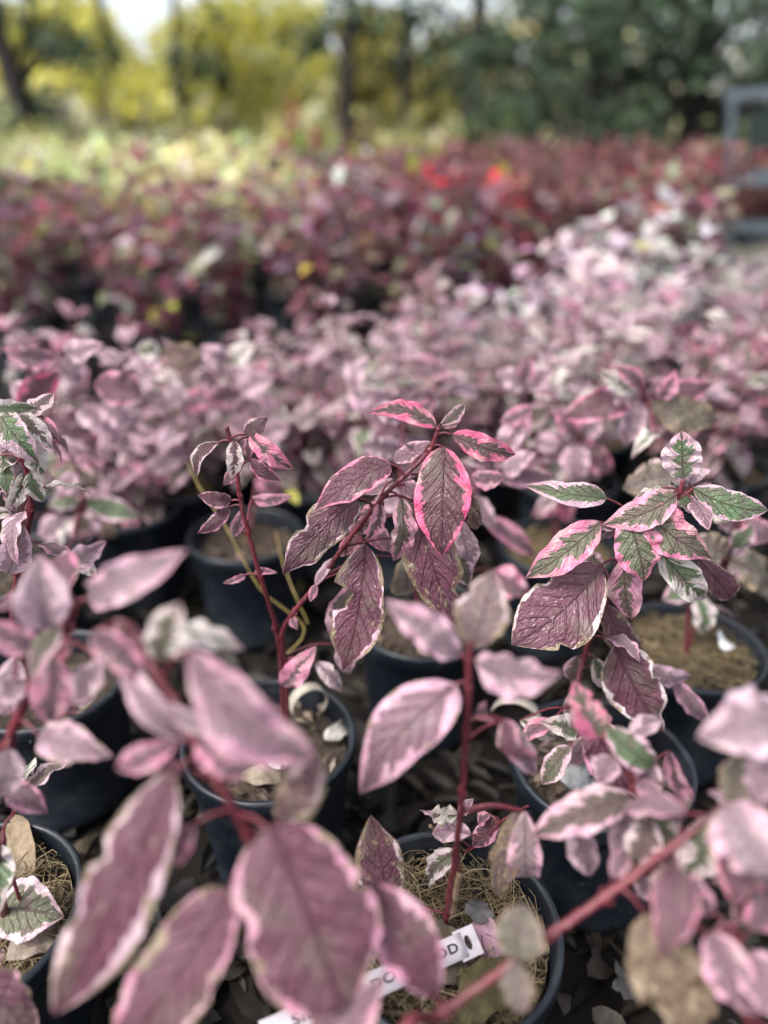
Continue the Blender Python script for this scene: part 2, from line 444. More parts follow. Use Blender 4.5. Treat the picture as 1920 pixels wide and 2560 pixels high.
def strands(name, segs, rad, cols, mat):
    """segs: list of point lists; thin three-sided fibres joined in one mesh"""
    V, Fc, C = [], [], []
    for pts, c in zip(segs, cols):
        b = len(V); v, f = tube_data(pts, [rad] * len(pts), 3, False)
        V += v; Fc += [tuple(i + b for i in q) for q in f]; C += [(*c, 1)] * len(v)
    me = pydata(name, V, Fc)
    ca = me.color_attributes.new('Col', 'FLOAT_COLOR', 'POINT'); ca.data.foreach_set('color', np.array(C, dtype=np.float32).ravel())
    me.materials.append(mat); return me

# ------------------------------------------------------------------ the setting: ground, path
def ground_sheet():
    xs = sorted(set([-150, -60, -20, -8] + [x * .12 for x in range(-34, 35)] + [8, 20, 60, 150]))
    ys = sorted(set([-60, -10, -3] + [y * .12 for y in range(-8, 60)] + [8, 11, 16, 25, 60, 150, 300]))
    V = []
    for y in ys:
        for x in xs:
            z = 0.012 * noise.noise((x * 2.3, y * 2.3, 0)) if abs(x) < 4.2 and -1 < y < 7.2 else 0
            V.append((x, y, z - 0.006))
    n = len(xs); Fc = [(j * n + i, j * n + i + 1, (j + 1) * n + i + 1, (j + 1) * n + i) for j in range(len(ys) - 1) for i in range(n - 1)]
    o = mesh_obj('ground', pydata('ground', V, Fc), M_GROUND); o['kind'] = 'structure'
ground_sheet()
o = mesh_obj('path', pydata('path', [(1.12, 2.3, .012), (6, 2.3, .012), (12, 9, .012), (6.5, 11, .012), (3.3, 8.0, .012), (1.75, 4.0, .012)], [(0, 1, 2, 3, 4, 5)]), M_PATH)
o['kind'] = 'structure'

# leaf litter on the dark ground: curled leaves near, simple ones farther off
def curled_cloud(name, P, A, T, L, Wr, C, curl, mat, seed):
    rr = np.random.default_rng(seed); n = len(P); ns, nq = 7, 5
    sg = np.linspace(0, 1, ns); qg = np.linspace(-1, 1, nq)
    pf = np.array([prof(x) for x in sg])
    S, Q = np.meshgrid(sg, qg, indexing='ij'); H = np.repeat(pf[:, None], nq, 1)
    X = S[None] * L[:, None, None]
    Y = Q[None] * H[None] * (L * Wr / 2)[:, None, None]
    th = curl[:, None, None] * Q[None] * 1.3                       # roll the blade up along its midrib
    hw = (L * Wr / 2)[:, None, None] * H[None]
    Y = np.sin(th) / (np.abs(curl)[:, None, None] * 1.3 + 1e-3) * hw * np.sign(curl)[:, None, None]
    Z = (1 - np.cos(th)) * hw * .9 + .16 * L[:, None, None] * rr.uniform(-1, 1.4, n)[:, None, None] * S[None] * (1 - S[None]) * 4 * .5
    Z = Z + rr.normal(0, .02, (n, ns, nq)) * L[:, None, None]
    ca, sa = np.cos(T)[:, None, None], np.sin(T)[:, None, None]
    Y, Z = Y * ca - Z * sa, Y * sa + Z * ca
    cb, sb = np.cos(A)[:, None, None], np.sin(A)[:, None, None]
    V = np.stack([X * cb - Y * sb + P[:, 0, None, None], X * sb + Y * cb + P[:, 1, None, None], np.maximum(Z + P[:, 2, None, None], .001)], -1).reshape(-1, 3)
    k = ns * nq; b = (np.arange(n) * k)[:, None]
    q = np.array([(i * nq + j_, i * nq + j_ + 1, (i + 1) * nq + j_ + 1, (i + 1) * nq + j_) for i in range(ns - 1) for j_ in range(nq - 1)]).reshape(-1)
    Fc = (b + q[None]).reshape(-1); nf = len(Fc) // 4
    me = bpy.data.meshes.new(name); me.vertices.add(len(V)); me.vertices.foreach_set('co', V.astype(np.float32).ravel())
    me.loops.add(nf * 4); me.loops.foreach_set('vertex_index', Fc.astype(np.int32))
    me.polygons.add(nf); me.polygons.foreach_set('loop_start', np.arange(0, nf * 4, 4, dtype=np.int32))
    cc = np.repeat(C[:, None, :], k, 1) * rr.uniform(.75, 1.25, (n, k, 1)); cc[:, np.arange(ns) * nq + nq // 2, :] *= .6
    cc = np.concatenate([cc, np.ones((n, k, 1))], 2).reshape(-1, 4)
    me.color_attributes.new('Col', 'FLOAT_COLOR', 'POINT').data.foreach_set('color', cc.astype(np.float32).ravel())
    me.update(); me.validate(); me.polygons.foreach_set('use_smooth', [True] * len(me.polygons)); me.materials.append(mat); return me
LPAL = np.array([(.020, .014, .011), (.040, .028, .020), (.065, .052, .040), (.030, .027, .026), (.13, .125, .12), (.075, .055, .03), (.17, .145, .05)])
def litter():
    rr = np.random.default_rng(3)
    n = 2600
    x = rr.uniform(-1.0, 1.0, n); y = 0.04 + 1.3 * rr.random(n)
    P = np.stack([x, y, rr.uniform(.001, .016, n)], 1); L = rr.uniform(.022, .080, n)
    pk = rr.choice(7, n, p=[.36, .28, .13, .13, .05, .04, .01])
    C = LPAL[pk] * rr.uniform(.15, .65, (n, 1))
    cu = rr.uniform(.25, 1.5, n) * rr.choice([-1, 1], n, p=[.35, .65])
    me = curled_cloud('leaf_litter', P, rr.uniform(0, 6.28, n), rr.normal(0, .35, n), L, rr.uniform(.32, .6, n), C, cu, M_DEAD, 5)
    o = mesh_obj('leaf_litter', me, None); o['kind'] = 'stuff'
    tag(o, 'dark brown curled fallen leaves on the ground between the nearest pots', 'leaf litter')
    n = 11000
    x = rr.uniform(-2.8, 2.8, n); y = 1.2 + 3.4 * rr.random(n) ** 1.3
    P = np.stack([x, y, rr.uniform(.0, .022, n)], 1)
    a = rr.uniform(0, 6.28, n)
    D = np.stack([np.cos(a), np.sin(a), rr.normal(0, .25, n)], 1)
    N = np.stack([rr.normal(0, .6, n), rr.normal(0, .6, n), np.ones(n)], 1)
    L = rr.uniform(.014, .070, n); Wd = L * rr.uniform(.22, .5, n)
    C1 = LPAL[rr.choice(7, n, p=[.32, .27, .15, .15, .06, .04, .01])] * rr.uniform(.2, .8, (n, 1)); C2 = C1 * rr.uniform(.75, 1.35, (n, 1))
    me = leaf_cloud('leaf_litter', P, D, N, L, Wd, C1, C2, M_DEAD, .42)
    o = mesh_obj('leaf_litter', me, None); o['kind'] = 'stuff'
    tag(o, 'dark fallen leaves on the ground under the rows behind', 'leaf litter')
litter()

# ------------------------------------------------------------------ pots
POT_R, POT_H = 0.095, 0.19
def pot_meshes():
    wall = [(0.0, .003), (.066, .003), (.071, .0), (.074, .006), (.0755, .02), (.0745, .021), (.088, .158), (.0885, .160), (.0905, .161), (.0905, .166), (.0915, .182)]
    inner = [(.0915, .182), (.0875, .181), (.0865, .16), (.0865, .154), (.084, .150), (.0825, .13)]
    V, Fc = lathe(wall); body = pydata('pot_wall', V, Fc)
    rimp = [(.0914, .170), (.0945, .1705), (.0955, .1735), (.0955, .186), (.0945, .1895), (.0925, .1905), (.0895, .1900), (.0885, .186), (.0878, .178), (.0868, .176), (.0870, .171), (.0862, .169), (.0862, .150), (.083, .145), (.0815, .12)]
    V, Fc = lathe(rimp); rim = pydata('pot_rim', V, Fc)
    for me in (body, rim): me.materials.append(M_POT)
    return body, rim
POT_WALL, POT_RIM = pot_meshes()
def soil_mesh(seed):
    V, Fc = [], []; nr, ns = 9, 28
    V.append((0, 0, .166))
    for i in range(1, nr + 1):
        r = .084 * i / nr
        for k in range(ns):
            a = 2 * math.pi * k / ns; x, y = r * math.cos(a), r * math.sin(a)
            z = .158 + .010 * noise.noise((x * 40, y * 40, seed)) + .005 * noise.noise((x * 130, y * 130, seed)) + .008 * (1 - i / nr)
            V.append((x, y, z))
    for k in range(ns): Fc.append((0, 1 + k, 1 + (k + 1) % ns))
    for i in range(nr - 1):
        for k in range(ns):
            a = 1 + i * ns + k; b = 1 + i * ns + (k + 1) % ns; Fc.append((a, a + ns, b + ns, b))
    me = pydata('potting_mix', V, Fc); me.materials.append(M_SOIL); return me
SOILS = [soil_mesh(k) for k in range(3)]
def straw_mesh(seed, n=1000):
    rg = random.Random(seed); segs, cols = [], []
    for _ in range(n):
        r = .080 * math.sqrt(rg.random()); a = rg.uniform(0, 6.28)
        p = Vector((r * math.cos(a), r * math.sin(a), .164 + rg.uniform(0, .016)))
        d = rg.uniform(0, 6.28); ln = rg.uniform(.012, .05); bend = rg.uniform(-1.3, 1.3); up = rg.uniform(-.15, .35)
        pts = []
        for k in range(4):
            q = p.copy()
            rr = math.hypot(q.x, q.y)
            if rr > .083: q.x *= .083 / rr; q.y *= .083 / rr
            pts.append(q)
            d += bend / 3; p = p + Vector((math.cos(d), math.sin(d), up * (1.2 - k * .8))) * (ln / 3)
        segs.append(pts); t = rg.random(); k = rg.uniform(.22, .85)
        c = (.36, .27, .145) if t < .6 else ((.22, .15, .075) if t < .85 else (.47, .38, .23))
        cols.append(tuple(x * k for x in c))
    return strands('straw', segs, .00042, cols, M_STRAW)
STRAWS = [straw_mesh(11), straw_mesh(12)]
def chips_mesh(seed, n=90):
    rr = np.random.default_rng(seed)
    r = .080 * np.sqrt(rr.random(n)); a = rr.uniform(0, 6.28, n)
    P = np.stack([r * np.cos(a), r * np.sin(a), .166 + rr.uniform(0, .012, n)], 1)
    b = rr.uniform(0, 6.28, n); D = np.stack([np.cos(b), np.sin(b), rr.normal(0, .3, n)], 1)
    N = np.stack([rr.normal(0, .5, n), rr.normal(0, .5, n), np.ones(n)], 1)
    L = rr.uniform(.006, .026, n); Wd = L * rr.uniform(.2, .5, n)
    pal = np.array([(.14, .095, .06), (.22, .17, .12), (.06, .04, .03), (.30, .25, .20), (.34, .20, .22)])
    C = pal[rr.choice(5, n, p=[.35, .22, .32, .08, .03])] * rr.uniform(.3, .8, (n, 1))
    return leaf_cloud('mulch_chips', P, D, N, L, Wd, C, C * .8, M_CHIP, .2)
CHIPS = [chips_mesh(21), chips_mesh(22)]

def add_pot(root, fill='chips', rot=0.0, k=0):
    p = mesh_obj('pot', POT_WALL, None, root); p.rotation_euler.z = rot
    r = mesh_obj('rim', POT_RIM, None, p)
    s = mesh_obj('potting_mix', SOILS[k % 3], None, p)
    if fill in ('straw', 'both'):
        f = mesh_obj('straw', STRAWS[k % 2], None, p); f['kind'] = 'stuff'
    if fill in ('chips', 'both'):
        f = mesh_obj('mulch_chips', CHIPS[k % 2], None, p); f['kind'] = 'stuff'
    return p

# ------------------------------------------------------------------ hand-placed dogwoods
# colour presets: (centre tone, margin tone, margin width, dryness), fade
PRE = {
 'hot':   ((.28, .02, .34, .0), 0),   # brown-purple, hot pink margin
 'hotg':  ((.48, .05, .42, .0), 0),
 'pur':   ((.05, .22, .13, .12), 0),  # purple, narrow pink margin
 'purd':  ((.03, .6, .14, .42), 0),   # purple with tan dry margin
 'mag':   ((.0, .3, .12, .34), 0),
 'grn':   ((1.0, .58, .30, .0), 0),   # green, pale pink margin
 'grnw':  ((1.0, .85, .42, .0), 0),
 'ggr':   ((.72, .22, .30, .0), 0),   # grey green, pink margin
 'ggp':   ((.62, .55, .34, .05), 0),
 'crm':   ((.95, .95, .72, .1), 0),
 'wht':   ((.9, 1.0, .9, .2), 0),
 'pnk':   ((.12, .22, .45, .0), 18),
 'ppk':   ((.2, .56, .44, .05), 46),  # pale pink
 'pale':  ((.45, .60, .40, .08), 55),
 'mauve': ((.04, .36, .28, .08), 32),
 'dkp':   ((.02, .18, .2, .05), 6),
 'tan':   ((.55, .7, .2, .66), 10),
 'tang':  ((.7, .7, .12, .42), 8),
 'brn':   ((.3, .5, .15, .55), 0),
 'red':   ((.0, .05, .55, .1), 0),
}
def leaf_frame(az, el, rg):
    X = Vector((math.cos(az) * math.cos(el), math.sin(az) * math.cos(el), math.sin(el)))
    N = Vector((rg.gauss(0, .35), rg.gauss(0, .35), 1)); N = N - X * N.dot(X)
    if N.length < .1: N = Vector((-X.y, X.x, .2)); N = N - X * N.dot(X)
    N.normalize(); return X, N.cross(X), N

class Plant:
    def __init__(s, loc, label, fill='chips', k=0, group=None, pot=True, wk=.93):
        s.loc = Vector((loc[0], loc[1], 0)); s.Y = loc[1]
        s.root = empty('potted_dogwood', s.loc, label, 'potted plant', group)
        if pot: add_pot(s.root, fill, R.uniform(0, 6), k)
        s.sam = []; s.wk = wk; s.stems = []
    def stem(s, pts, r0=.0030, r1=.0018, mat=None, name='stem', base=True):
        """pts: list of (u, v, Y) or world Vectors"""
        P = [p if isinstance(p, Vector) else W(*p) for p in pts]
        C = catmull(P, 14); r0 *= .72; r1 *= .76
        n = len(C); rad = []
        for i in range(n):
            t = i / (n - 1); r = r0 + (r1 - r0) * t
            k = i % 14
            if 0 < i < n - 1 and k in (0, 1, 13): r *= 1.32 if k == 0 else 1.12
            r *= 1 + .05 * noise.noise((i * .4, r0 * 9000, 0))
            rad.append(r)
        C2 = [c - s.loc + Vector((R.gauss(0, .0003), R.gauss(0, .0003), 0)) for c in C]
        V, Fc = tube_data(C2, rad, 8)
        so_ = mesh_obj(name, pydata('stem', V, Fc), mat or M_STEM, s.root)
        if mat is None and n > 30:
            BV, BF = [], []
            for i in range(14, n - 1, 14):                        # paired buds at the nodes
                t = (C2[min(i + 1, n - 1)] - C2[i - 1]).normalized(); a_ = t.orthogonal().normalized(); a_ = Matrix.Rotation(i * .11, 3, t) @ a_
                for sg in (-1, 1):
                    b0 = len(BV); c_ = C2[i] + a_ * sg * rad[i] * .7
                    v_, f_ = tube_data([c_, c_ + a_ * sg * rad[i] * .45 + t * .0012, c_ + a_ * sg * rad[i] * .5 + t * .0036], [rad[i] * .42, rad[i] * .36, rad[i] * .06], 6)
                    BV += v_; BF += [tuple(q_ + b0 for q_ in f__) for f__ in f_]
            bu_ = mesh_obj('buds', pydata('buds', BV, BF), M_STEM, so_); bu_['kind'] = 'stuff'
        s.sam += C
        if mat is None: s.stems.append(C)
    def extra(s, n, size=(.028, .05), kinds=('ppk', 'pnk', 'mauve', 'ggp', 'crm', 'pale', 'dkp'), lo=.35):
        for _ in range(n):
            C = R.choice(s.stems); p = C[int((lo + (1 - lo) * R.random()) * (len(C) - 1))]
            az = R.uniform(.15, 2.99) if R.random() < .75 else R.uniform(3.3, 6.1)
            X, Yv, N = leaf_frame(az, R.uniform(-.7, .45), R)
            L = R.uniform(*size)
            me = leaf_mesh(L, L * R.uniform(.42, .56), R, R.uniform(.04, .2), R.uniform(.1, .4), R.uniform(-.05, .5), R.uniform(.1, .3), R.uniform(-.5, .5), n=12, m=6)
            o = mesh_obj('leaf', me, None, s.root)
            m = Matrix((X, Yv, N)).transposed().to_4x4(); m.translation = p + X * .014 - s.loc; o.matrix_local = m
            c, pale = PRE[R.choice(kinds)]
            o.color = tuple(max(0, min(1, v + R.uniform(-.12, .12))) for v in c[:3]) + (max(0, c[3] + R.uniform(-.05, .2)),); o.pass_index = int(pale)
            V, Fc = tube_data([Vector((-.014, 0, 0)), Vector((-.006, 0, .0012)), Vector((.002, 0, 0))], [.0011, .0009, .0008], 5)
            mesh_obj('petiole', pydata('petiole', V, Fc), M_STEM, o)
    def leaf(s, bu, bv, tu, tv, w, pre, Y=None, dY=-.012, roll=None, bow=None, curve=None, fold=None, curl=None, wave=None, twist=None, bites=(), pet=True, col=None, holes=(), blunt=False):
        Y = s.Y if Y is None else Y
        b = W(bu, bv, Y); t = W(tu, tv, Y + dY)
        X = (t - b); L = X.length; X.normalize()
        mid = (b + t) / 2
        toc = (CAMP - mid).normalized()
        N = toc - X * toc.dot(X)
        if N.length < .05: N = Vector((0, 0, 1)) - X * X.z
        N.normalize()
        rl = R.uniform(-.45, .45) if roll is None else roll
        N = (Matrix.Rotation(rl, 3, X) @ N)
        Yv = N.cross(X)
        w *= s.wk
        c, pale = PRE[pre]
        dr = c[3] if col is None else col[3]
        if dr > .15 and not bites:
            bites = tuple((R.choice((-1, 1)), b0, b0 + R.uniform(.06, .16), R.uniform(.12, .4)) for b0 in (R.uniform(.3, .8), R.uniform(.15, .8)))
        Wd = w / F * depth(mid) / max(.45, math.cos(rl))
        me = leaf_mesh(L, Wd, R, R.uniform(.04, .18) if bow is None else bow, R.uniform(.06, .34) if fold is None else fold + .06,
                       (R.uniform(-.04, .12) if w > 100 else R.uniform(-.04, .24)) if curl is None else curl, R.uniform(.10, .26) if wave is None else wave + .06,
                       R.uniform(-.5, .5) if twist is None else twist, R.uniform(-.035, .035) if curve is None else curve, bites, holes=holes, blunt=blunt)
        o = mesh_obj('leaf', me, None, s.root)
        m = Matrix((X, Yv, N)).transposed().to_4x4(); m.translation = b - s.loc
        o.matrix_local = m
        j = lambda x, a: max(0.0, min(1.0, x + R.uniform(-a, a)))
        o.color = (j(c[0], .06), j(c[1], .06), max(.02, c[2] * R.uniform(.8, 1.2)), j(c[3], .04)) if col is None else col
        o.pass_index = int(max(0, min(90, pale + R.uniform(-6, 6)))) if pale else 0
        if pet and s.sam:
            near = min(s.sam, key=lambda q: (q - b).length + .35 * max(0, q.z - b.z))
            dd = (near - b).length
            if .004 < dd < .11:
                inv = m.inverted()
                p0, p2 = Vector((0.0, 0, 0)), inv @ (near - s.loc)
                p1 = (p0 + p2) / 2 + inv.to_3x3() @ Vector((0, 0, .12 * dd))
                pp = catmull([p2, p1, p0 + Vector((.1 * L * .12, 0, 0))], 4)
                V, Fc = tube_data(pp, [.0013 - .0004 * i / (len(pp) - 1) for i in range(len(pp))], 6)
                mesh_obj('petiole', pydata('petiole', V, Fc), M_STEM, o)
        return o

def potpos(u, v):
    p = WZ(u, v, .19); return (p.x, p.y)

# --- P1: the arching plant in focus
P1 = Plant(potpos(672, 1838), 'pink-edged purple-leaved dogwood in sharp focus, one stem arching right, one bare and upright', 'chips', 0)
y1 = P1.Y; base1 = Vector((P1.loc.x + .01, P1.loc.y + .02, .165))
P1.stem([base1, (705, 1690, y1 + .02), (690, 1570, y1 + .01), (650, 1440, y1), (620, 1330, y1), (600, 1240, y1), (588, 1150, y1), (566, 1066, y1)], .0038, .0026)
P1.stem([base1 + Vector((.006, 0, 0)), (716, 1680, y1 + .02), (705, 1590, y1 + .01), (735, 1530, y1), (800, 1450, y1 - .005), (870, 1352, y1 - .01), (960, 1240, y1 - .02), (1020, 1182, y1 - .02), (1072, 1128, y1 - .02), (1096, 1070, y1 - .02)], .0040, .0024)
a = P1.leaf
yA = y1
a(547, 1105, 491, 1198, 36, 'ggp', yA, 0, roll=.5, curve=-.16, col=(.35, .7, .3, .05)); a(585, 1102, 578, 1202, 46, 'hotg', yA, -.01, col=(.2, .85, .55, 0))
a(578, 1252, 495, 1237, 44, 'pur', yA, -.01, curve=.05, col=(.1, .45, .22, 0)); a(575, 1266, 490, 1340, 42, 'pur', yA, -.01, col=(.06, .3, .25, 0))
a(607, 1272, 585, 1340, 36, 'pnk', yA, .01); a(612, 1088, 668, 1046, 50, 'pur', yA, .0, col=(.12, .5, .22, .1))
a(624, 1085, 733, 1177, 56, 'hotg', yA, -.01, col=(.55, .16, .62, 0)); a(625, 1150, 702, 1202, 40, 'dkp', yA + .03)
a(630, 1247, 728, 1245, 34, 'pnk', yA + .06); a(615, 1436, 560, 1462, 18, 'pnk', yA, pet=True); a(635, 1431, 693, 1432, 20, 'pnk', yA + .01)
a(626, 1092, 622, 1150, 32, 'pnk', yA + .02); a(600, 1160, 555, 1215, 34, 'dkp', yA + .03)
yB = y1 - .02
a(1092, 1066, 915, 1034, 58, 'hotg', yB, .0, roll=.35, curve=-.10, wave=.10, bow=.10, col=(.50, .04, .50, 0))
a(1130, 1086, 1302, 1134, 68, 'hot', yB, .0, roll=-.2, curve=-.07, bow=.1, col=(.45, .04, .42, 0))
a(1108, 1115, 1103, 1392, 148, 'hot', yB, -.035, roll=.05, bow=.07, curve=0, fold=.06, curl=.02, wave=.06, twist=0, col=(.25, .0, .33, 0))
a(978, 1158, 786, 1276, 98, 'pur', yB, -.03, roll=.1, curve=-.05, bow=.08, fold=.05, wave=.05, col=(.12, .12, .17, 0))
a(893, 1243, 704, 1442, 118, 'purd', yB, -.04, roll=-.1, curve=-.04, bow=.08, fold=.06, col=(.07, .62, .15, .22))
a(950, 1258, 915, 1352, 44, 'hotg', yB, -.01, curve=.07, col=(.40, .25, .5, 0))
a(912, 1357, 857, 1675, 150, 'mag', yB, -.02, roll=.0, bow=.05, curve=.03, fold=.08, bites=((-1, .30, .52, .85),), col=(.0, .55, .13, .30))
a(1002, 1243, 1000, 1418, 64, 'ggp', yB, -.01, roll=-.5, curve=-.03, col=(.62, .35, .5, .15))
a(1035, 1250, 1150, 1575, 150, 'purd', yB + .012, -.02, roll=.1, fold=.1, curve=-.02, bites=((1, .55, .75, .4),), col=(.02, .5, .09, .38))
a(1180, 1240, 1190, 1336, 44, 'brn', yB + .02, .0); a(1262, 1190, 1165, 1196, 54, 'pnk', yB + .10, .02)
a(905, 1435, 842, 1605, 110, 'ggp', yB + .045, .0, col=(.6, .4, .22, .12)); a(1015, 1395, 1015, 1508, 86, 'tang', yB + .07, .01, roll=0)
a(838, 1396, 785, 1468, 26, 'ppk', yB + .02); a(790, 1462, 775, 1505, 24, 'pnk', yB + .01); a(730, 1545, 742, 1572, 24, 'pnk', yB + .02)
a(1085, 1108, 975, 1152, 52, 'mauve', yB + .04, .02); a(1100, 1062, 1165, 1008, 34, 'ggp', yB + .03, .02); a(1105, 1068, 1155, 1035, 30, 'pnk', yB + .04, .02)
a(705, 1715, 790, 1617, 66, 'pnk', y1 + .01, .0, col=(.35, .25, .62, 0)); a(790, 1655, 862, 1737, 48, 'ppk', y1 + .01, -.01, col=(.4, .8, .6, .2))
a(960, 1255, 895, 1290, 40, 'pnk', yB + .03); a(930, 1290, 870, 1340, 42, 'dkp', yB + .03); a(900, 1330, 845, 1395, 44, 'dkp', yB + .03)
a(1010, 1210, 1070, 1250, 50, 'mauve', yB + .03); a(985, 1200, 905, 1235, 40, 'ppk', yB + .05); a(1065, 1140, 1010, 1110, 40, 'mauve', yB + .05)
a(940, 1310, 985, 1390, 40, 'mauve', yB + .04); a(920, 1345, 985, 1375, 34, 'dkp', yB + .05); a(1080, 1130, 1155, 1190, 50, 'ppk', yB + .05)
a(1120, 1380, 1185, 1470, 60, 'ggp', yB + .04); a(1150, 1300, 1180, 1430, 70, 'ppk', yB + .05); a(850, 1610, 880, 1690, 50, 'ppk', yB + .05)

# --- P3: green-leaved plant, right
P3 = Plant(potpos(1505, 1895), 'green and pale pink leaved dogwood in sharp focus with a big purple lower leaf', 'chips', 1)
y3 = P3.Y; yc = .60; b3 = Vector((P3.loc.x - .02, P3.loc.y + .01, .165))
P3.stem([b3, (1440, 1760, y3 - .0), (1457, 1650, .60), (1500, 1545, .60), (1524, 1483, .60), (1548, 1395, .60), (1590, 1335, .605), (1640, 1295, .605), (1690, 1252, .60), (1708, 1200, .60)], .0042, .0022)
P3.stem([W(1690, 1252, .60), W(1715, 1235, .60), W(1733, 1220, .60)], .0018, .0014, name='side_branch')
a = P3.leaf
a(1707, 1197, 1704, 1076, 104, 'grn', .60, .0, roll=0, bow=.04, fold=.05, curve=0, twist=0, col=(1, .62, .52, 0))
a(1732, 1220, 1938, 1284, 84, 'grn', .60, -.02, roll=.1, curve=-.06, bow=.06, col=(1, .6, .26, 0))
a(1517, 1245, 1303, 1212, 68, 'grn', .60, .0, roll=.2, curve=.05, col=(.93, .58, .36, 0))
a(1690, 1237, 1503, 1303, 88, 'ggr', .595, -.01, roll=.35, curve=.12, bow=.12, fold=.18, col=(.74, .34, .42, 0))
a(1565, 1286, 1611, 1455, 122, 'ggr', .585, -.02, roll=0, curve=.03, bow=.06, col=(.84, .2, .32, 0))
a(1597, 1270, 1790, 1400, 116, 'ggr', .59, -.02, roll=-.1, curve=-.05, bow=.08, col=(.74, .16, .36, 0))
a(1500, 1303, 1314, 1441, 100, 'ggr', .59, -.03, roll=.1, curve=.05, bow=.10, col=(.76, .18, .42, 0))
a(1560, 1393, 1580, 1555, 92, 'ggr', .592, -.01, roll=0, curve=-.04, col=(.62, .34, .58, 0))
a(1645, 1368, 1780, 1512, 88, 'crm', .595, -.01, roll=0, col=(.95, .92, .68, 0))
a(1748, 1398, 1842, 1520, 84, 'purd', .605, -.0, roll=.1, col=(.12, .7, .12, .26))
a(1500, 1413, 1278, 1612, 205, 'purd', .585, -.045, roll=0, bow=.04, curve=.06, fold=.06, wave=.06, twist=0, col=(.03, .85, .12, .20))
a(1445, 1640, 1424, 1718, 52, 'ggp', .60, 0, col=(.58, .45, .38, 0)); a(1487, 1643, 1536, 1727, 56, 'grnw', .595, 0)
a(1537, 1613, 1660, 1830, 152, 'pur', .585, -.02, roll=0, bow=.05, curve=-.03, fold=.08, col=(.06, .82, .16, .16))
a(1512, 1508, 1602, 1655, 84, 'brn', .62, .0, col=(.2, .6, .1, .35)); a(1615, 1668, 1746, 1702, 62, 'ppk', .62, .0, roll=.3, curve=-.06)
a(1690, 1700, 1778, 1808, 52, 'mauve', .63, .0, roll=.4); a(1480, 1795, 1585, 1990, 130, 'pur', .56, -.01, roll=.1, col=(.02, .3, .12, .1))
a(1645, 1222, 1700, 1280, 36, 'crm', .60, 0); a(1690, 1240, 1755, 1285, 40, 'grn', .60, 0, curl=.3); a(1700, 1225, 1675, 1200, 34, 'crm', .61, 0)
a(1640, 1300, 1600, 1370, 60, 'dkp', .625, 0); a(1660, 1330, 1620, 1400, 60, 'dkp', .63, 0); a(1510, 1420, 1440, 1395, 60, 'ggp', .64, 0); a(1500, 1480, 1455, 1600, 46, 'ppk', .625, 0)
a(1640, 1340, 1690, 1385, 44, 'grn', .615, 0)
a(1445, 1826, 1345, 1803, 64, 'crm', .55, -.01, roll=.2, col=(.85, .9, .6, 0)); a(1425, 1865, 1345, 1962, 64, 'ggp', .53, -.01, col=(.75, .6, .36, 0))
a(1300, 1800, 1390, 1850, 50, 'crm', .56, 0); a(1470, 1790, 1530, 1850, 70, 'pnk', .58, 0); a(1420, 1790, 1450, 1710, 40, 'ppk', .59, 0)
a(1500, 1830, 1450, 1900, 60, 'ppk', .57, 0); a(1470, 1830, 1420, 1920, 50, 'mauve', .57, 0); a(1380, 1800, 1290, 1850, 44, 'pnk', .55, -.01)

# --- P2: bottom centre pot, straw mulch, one bare stem with blurred leaves on top
P2 = Plant(potpos(1120, 2312), 'dogwood with straw-covered pot and white name tag, single red stem with pale pink top leaves', 'both', 0, wk=0.9)
y2 = P2.Y; b2 = WZ(1110, 2330, .165)
P2.stem([b2, (1122, 2250, y2 - .005), (1140, 2130, y2 - .01), (1157, 1980, y2 - .015), (1166, 1830, y2 - .02), (1172, 1720, y2 - .02), (1172, 1650, y2 - .02), (1178, 1600, y2 - .02)], .0035, .0028)
P2.stem([WZ(1125, 2340, .16), WZ(1135, 2240, .20), WZ(1148, 2180, .225)], .0055, .0050, M_WOOD, 'cut_stump')
P2.stem([WZ(1130, 2110, .165), WZ(1110, 2090, .18), WZ(1075, 2065, .20)], .0028, .0022, M_WOOD, 'dead_twig')
P2.stem([WZ(1130, 2110, .165), WZ(1131, 2080, .19), WZ(1130, 2040, .21)], .0028, .0024, M_WOOD, 'dead_twig')
P2.stem([WZ(1150, 2130, .165), W(1200, 2110, y2 + .07), W(1260, 2050, y2 + .06), W(1320, 2015, y2 + .05)], .0022, .0016, name='side_branch')
a = P2.leaf; yd = y2 - .02
a(1140, 1708, 884, 2002, 178, 'mauve', yd, -.02, roll=.1, bow=.08, curve=-.05, wave=.12, col=(.06, .45, .34, .12))
a(1150, 1642, 968, 1502, 108, 'ppk', yd, .0, roll=0, wave=.25, col=(.35, .45, .45, .05)); a(1188, 1652, 1405, 1682, 130, 'ppk', yd, -.02, roll=.35, curve=-.10, wave=.2, col=(.35, .5, .5, 0))
a(1175, 1622, 1235, 1425, 150, 'tang', yd + .01, .02, roll=0, col=(.5, .75, .16, .38)); a(1258, 1797, 1362, 1908, 68, 'dkp', yd, -.01, roll=.5, curve=-.12, bow=.2)
a(1262, 1802, 1350, 1940, 66, 'ppk', yd + .015, 0, roll=-.4, curve=-.06)
a(1145, 2037, 1072, 2030, 56, 'wht', y2 + .08, 0, col=(.8, 1, .95, .3)); a(1150, 2035, 1180, 2000, 34, 'ppk', y2 + .08, 0)
a(1142, 2126, 1052, 2228, 64, 'grnw', y2 + .03, 0, col=(.8, .8, .42, .1)); a(1245, 2042, 1178, 2118, 56, 'pur', y2 + .07, 0, col=(.12, .3, .3, 0))
a(1225, 2035, 1190, 2062, 32, 'pnk', y2 + .07, 0); a(965, 2270, 925, 2030, 135, 'purd', y2 + .005, .02, roll=.1, col=(.1, .8, .16, .40))
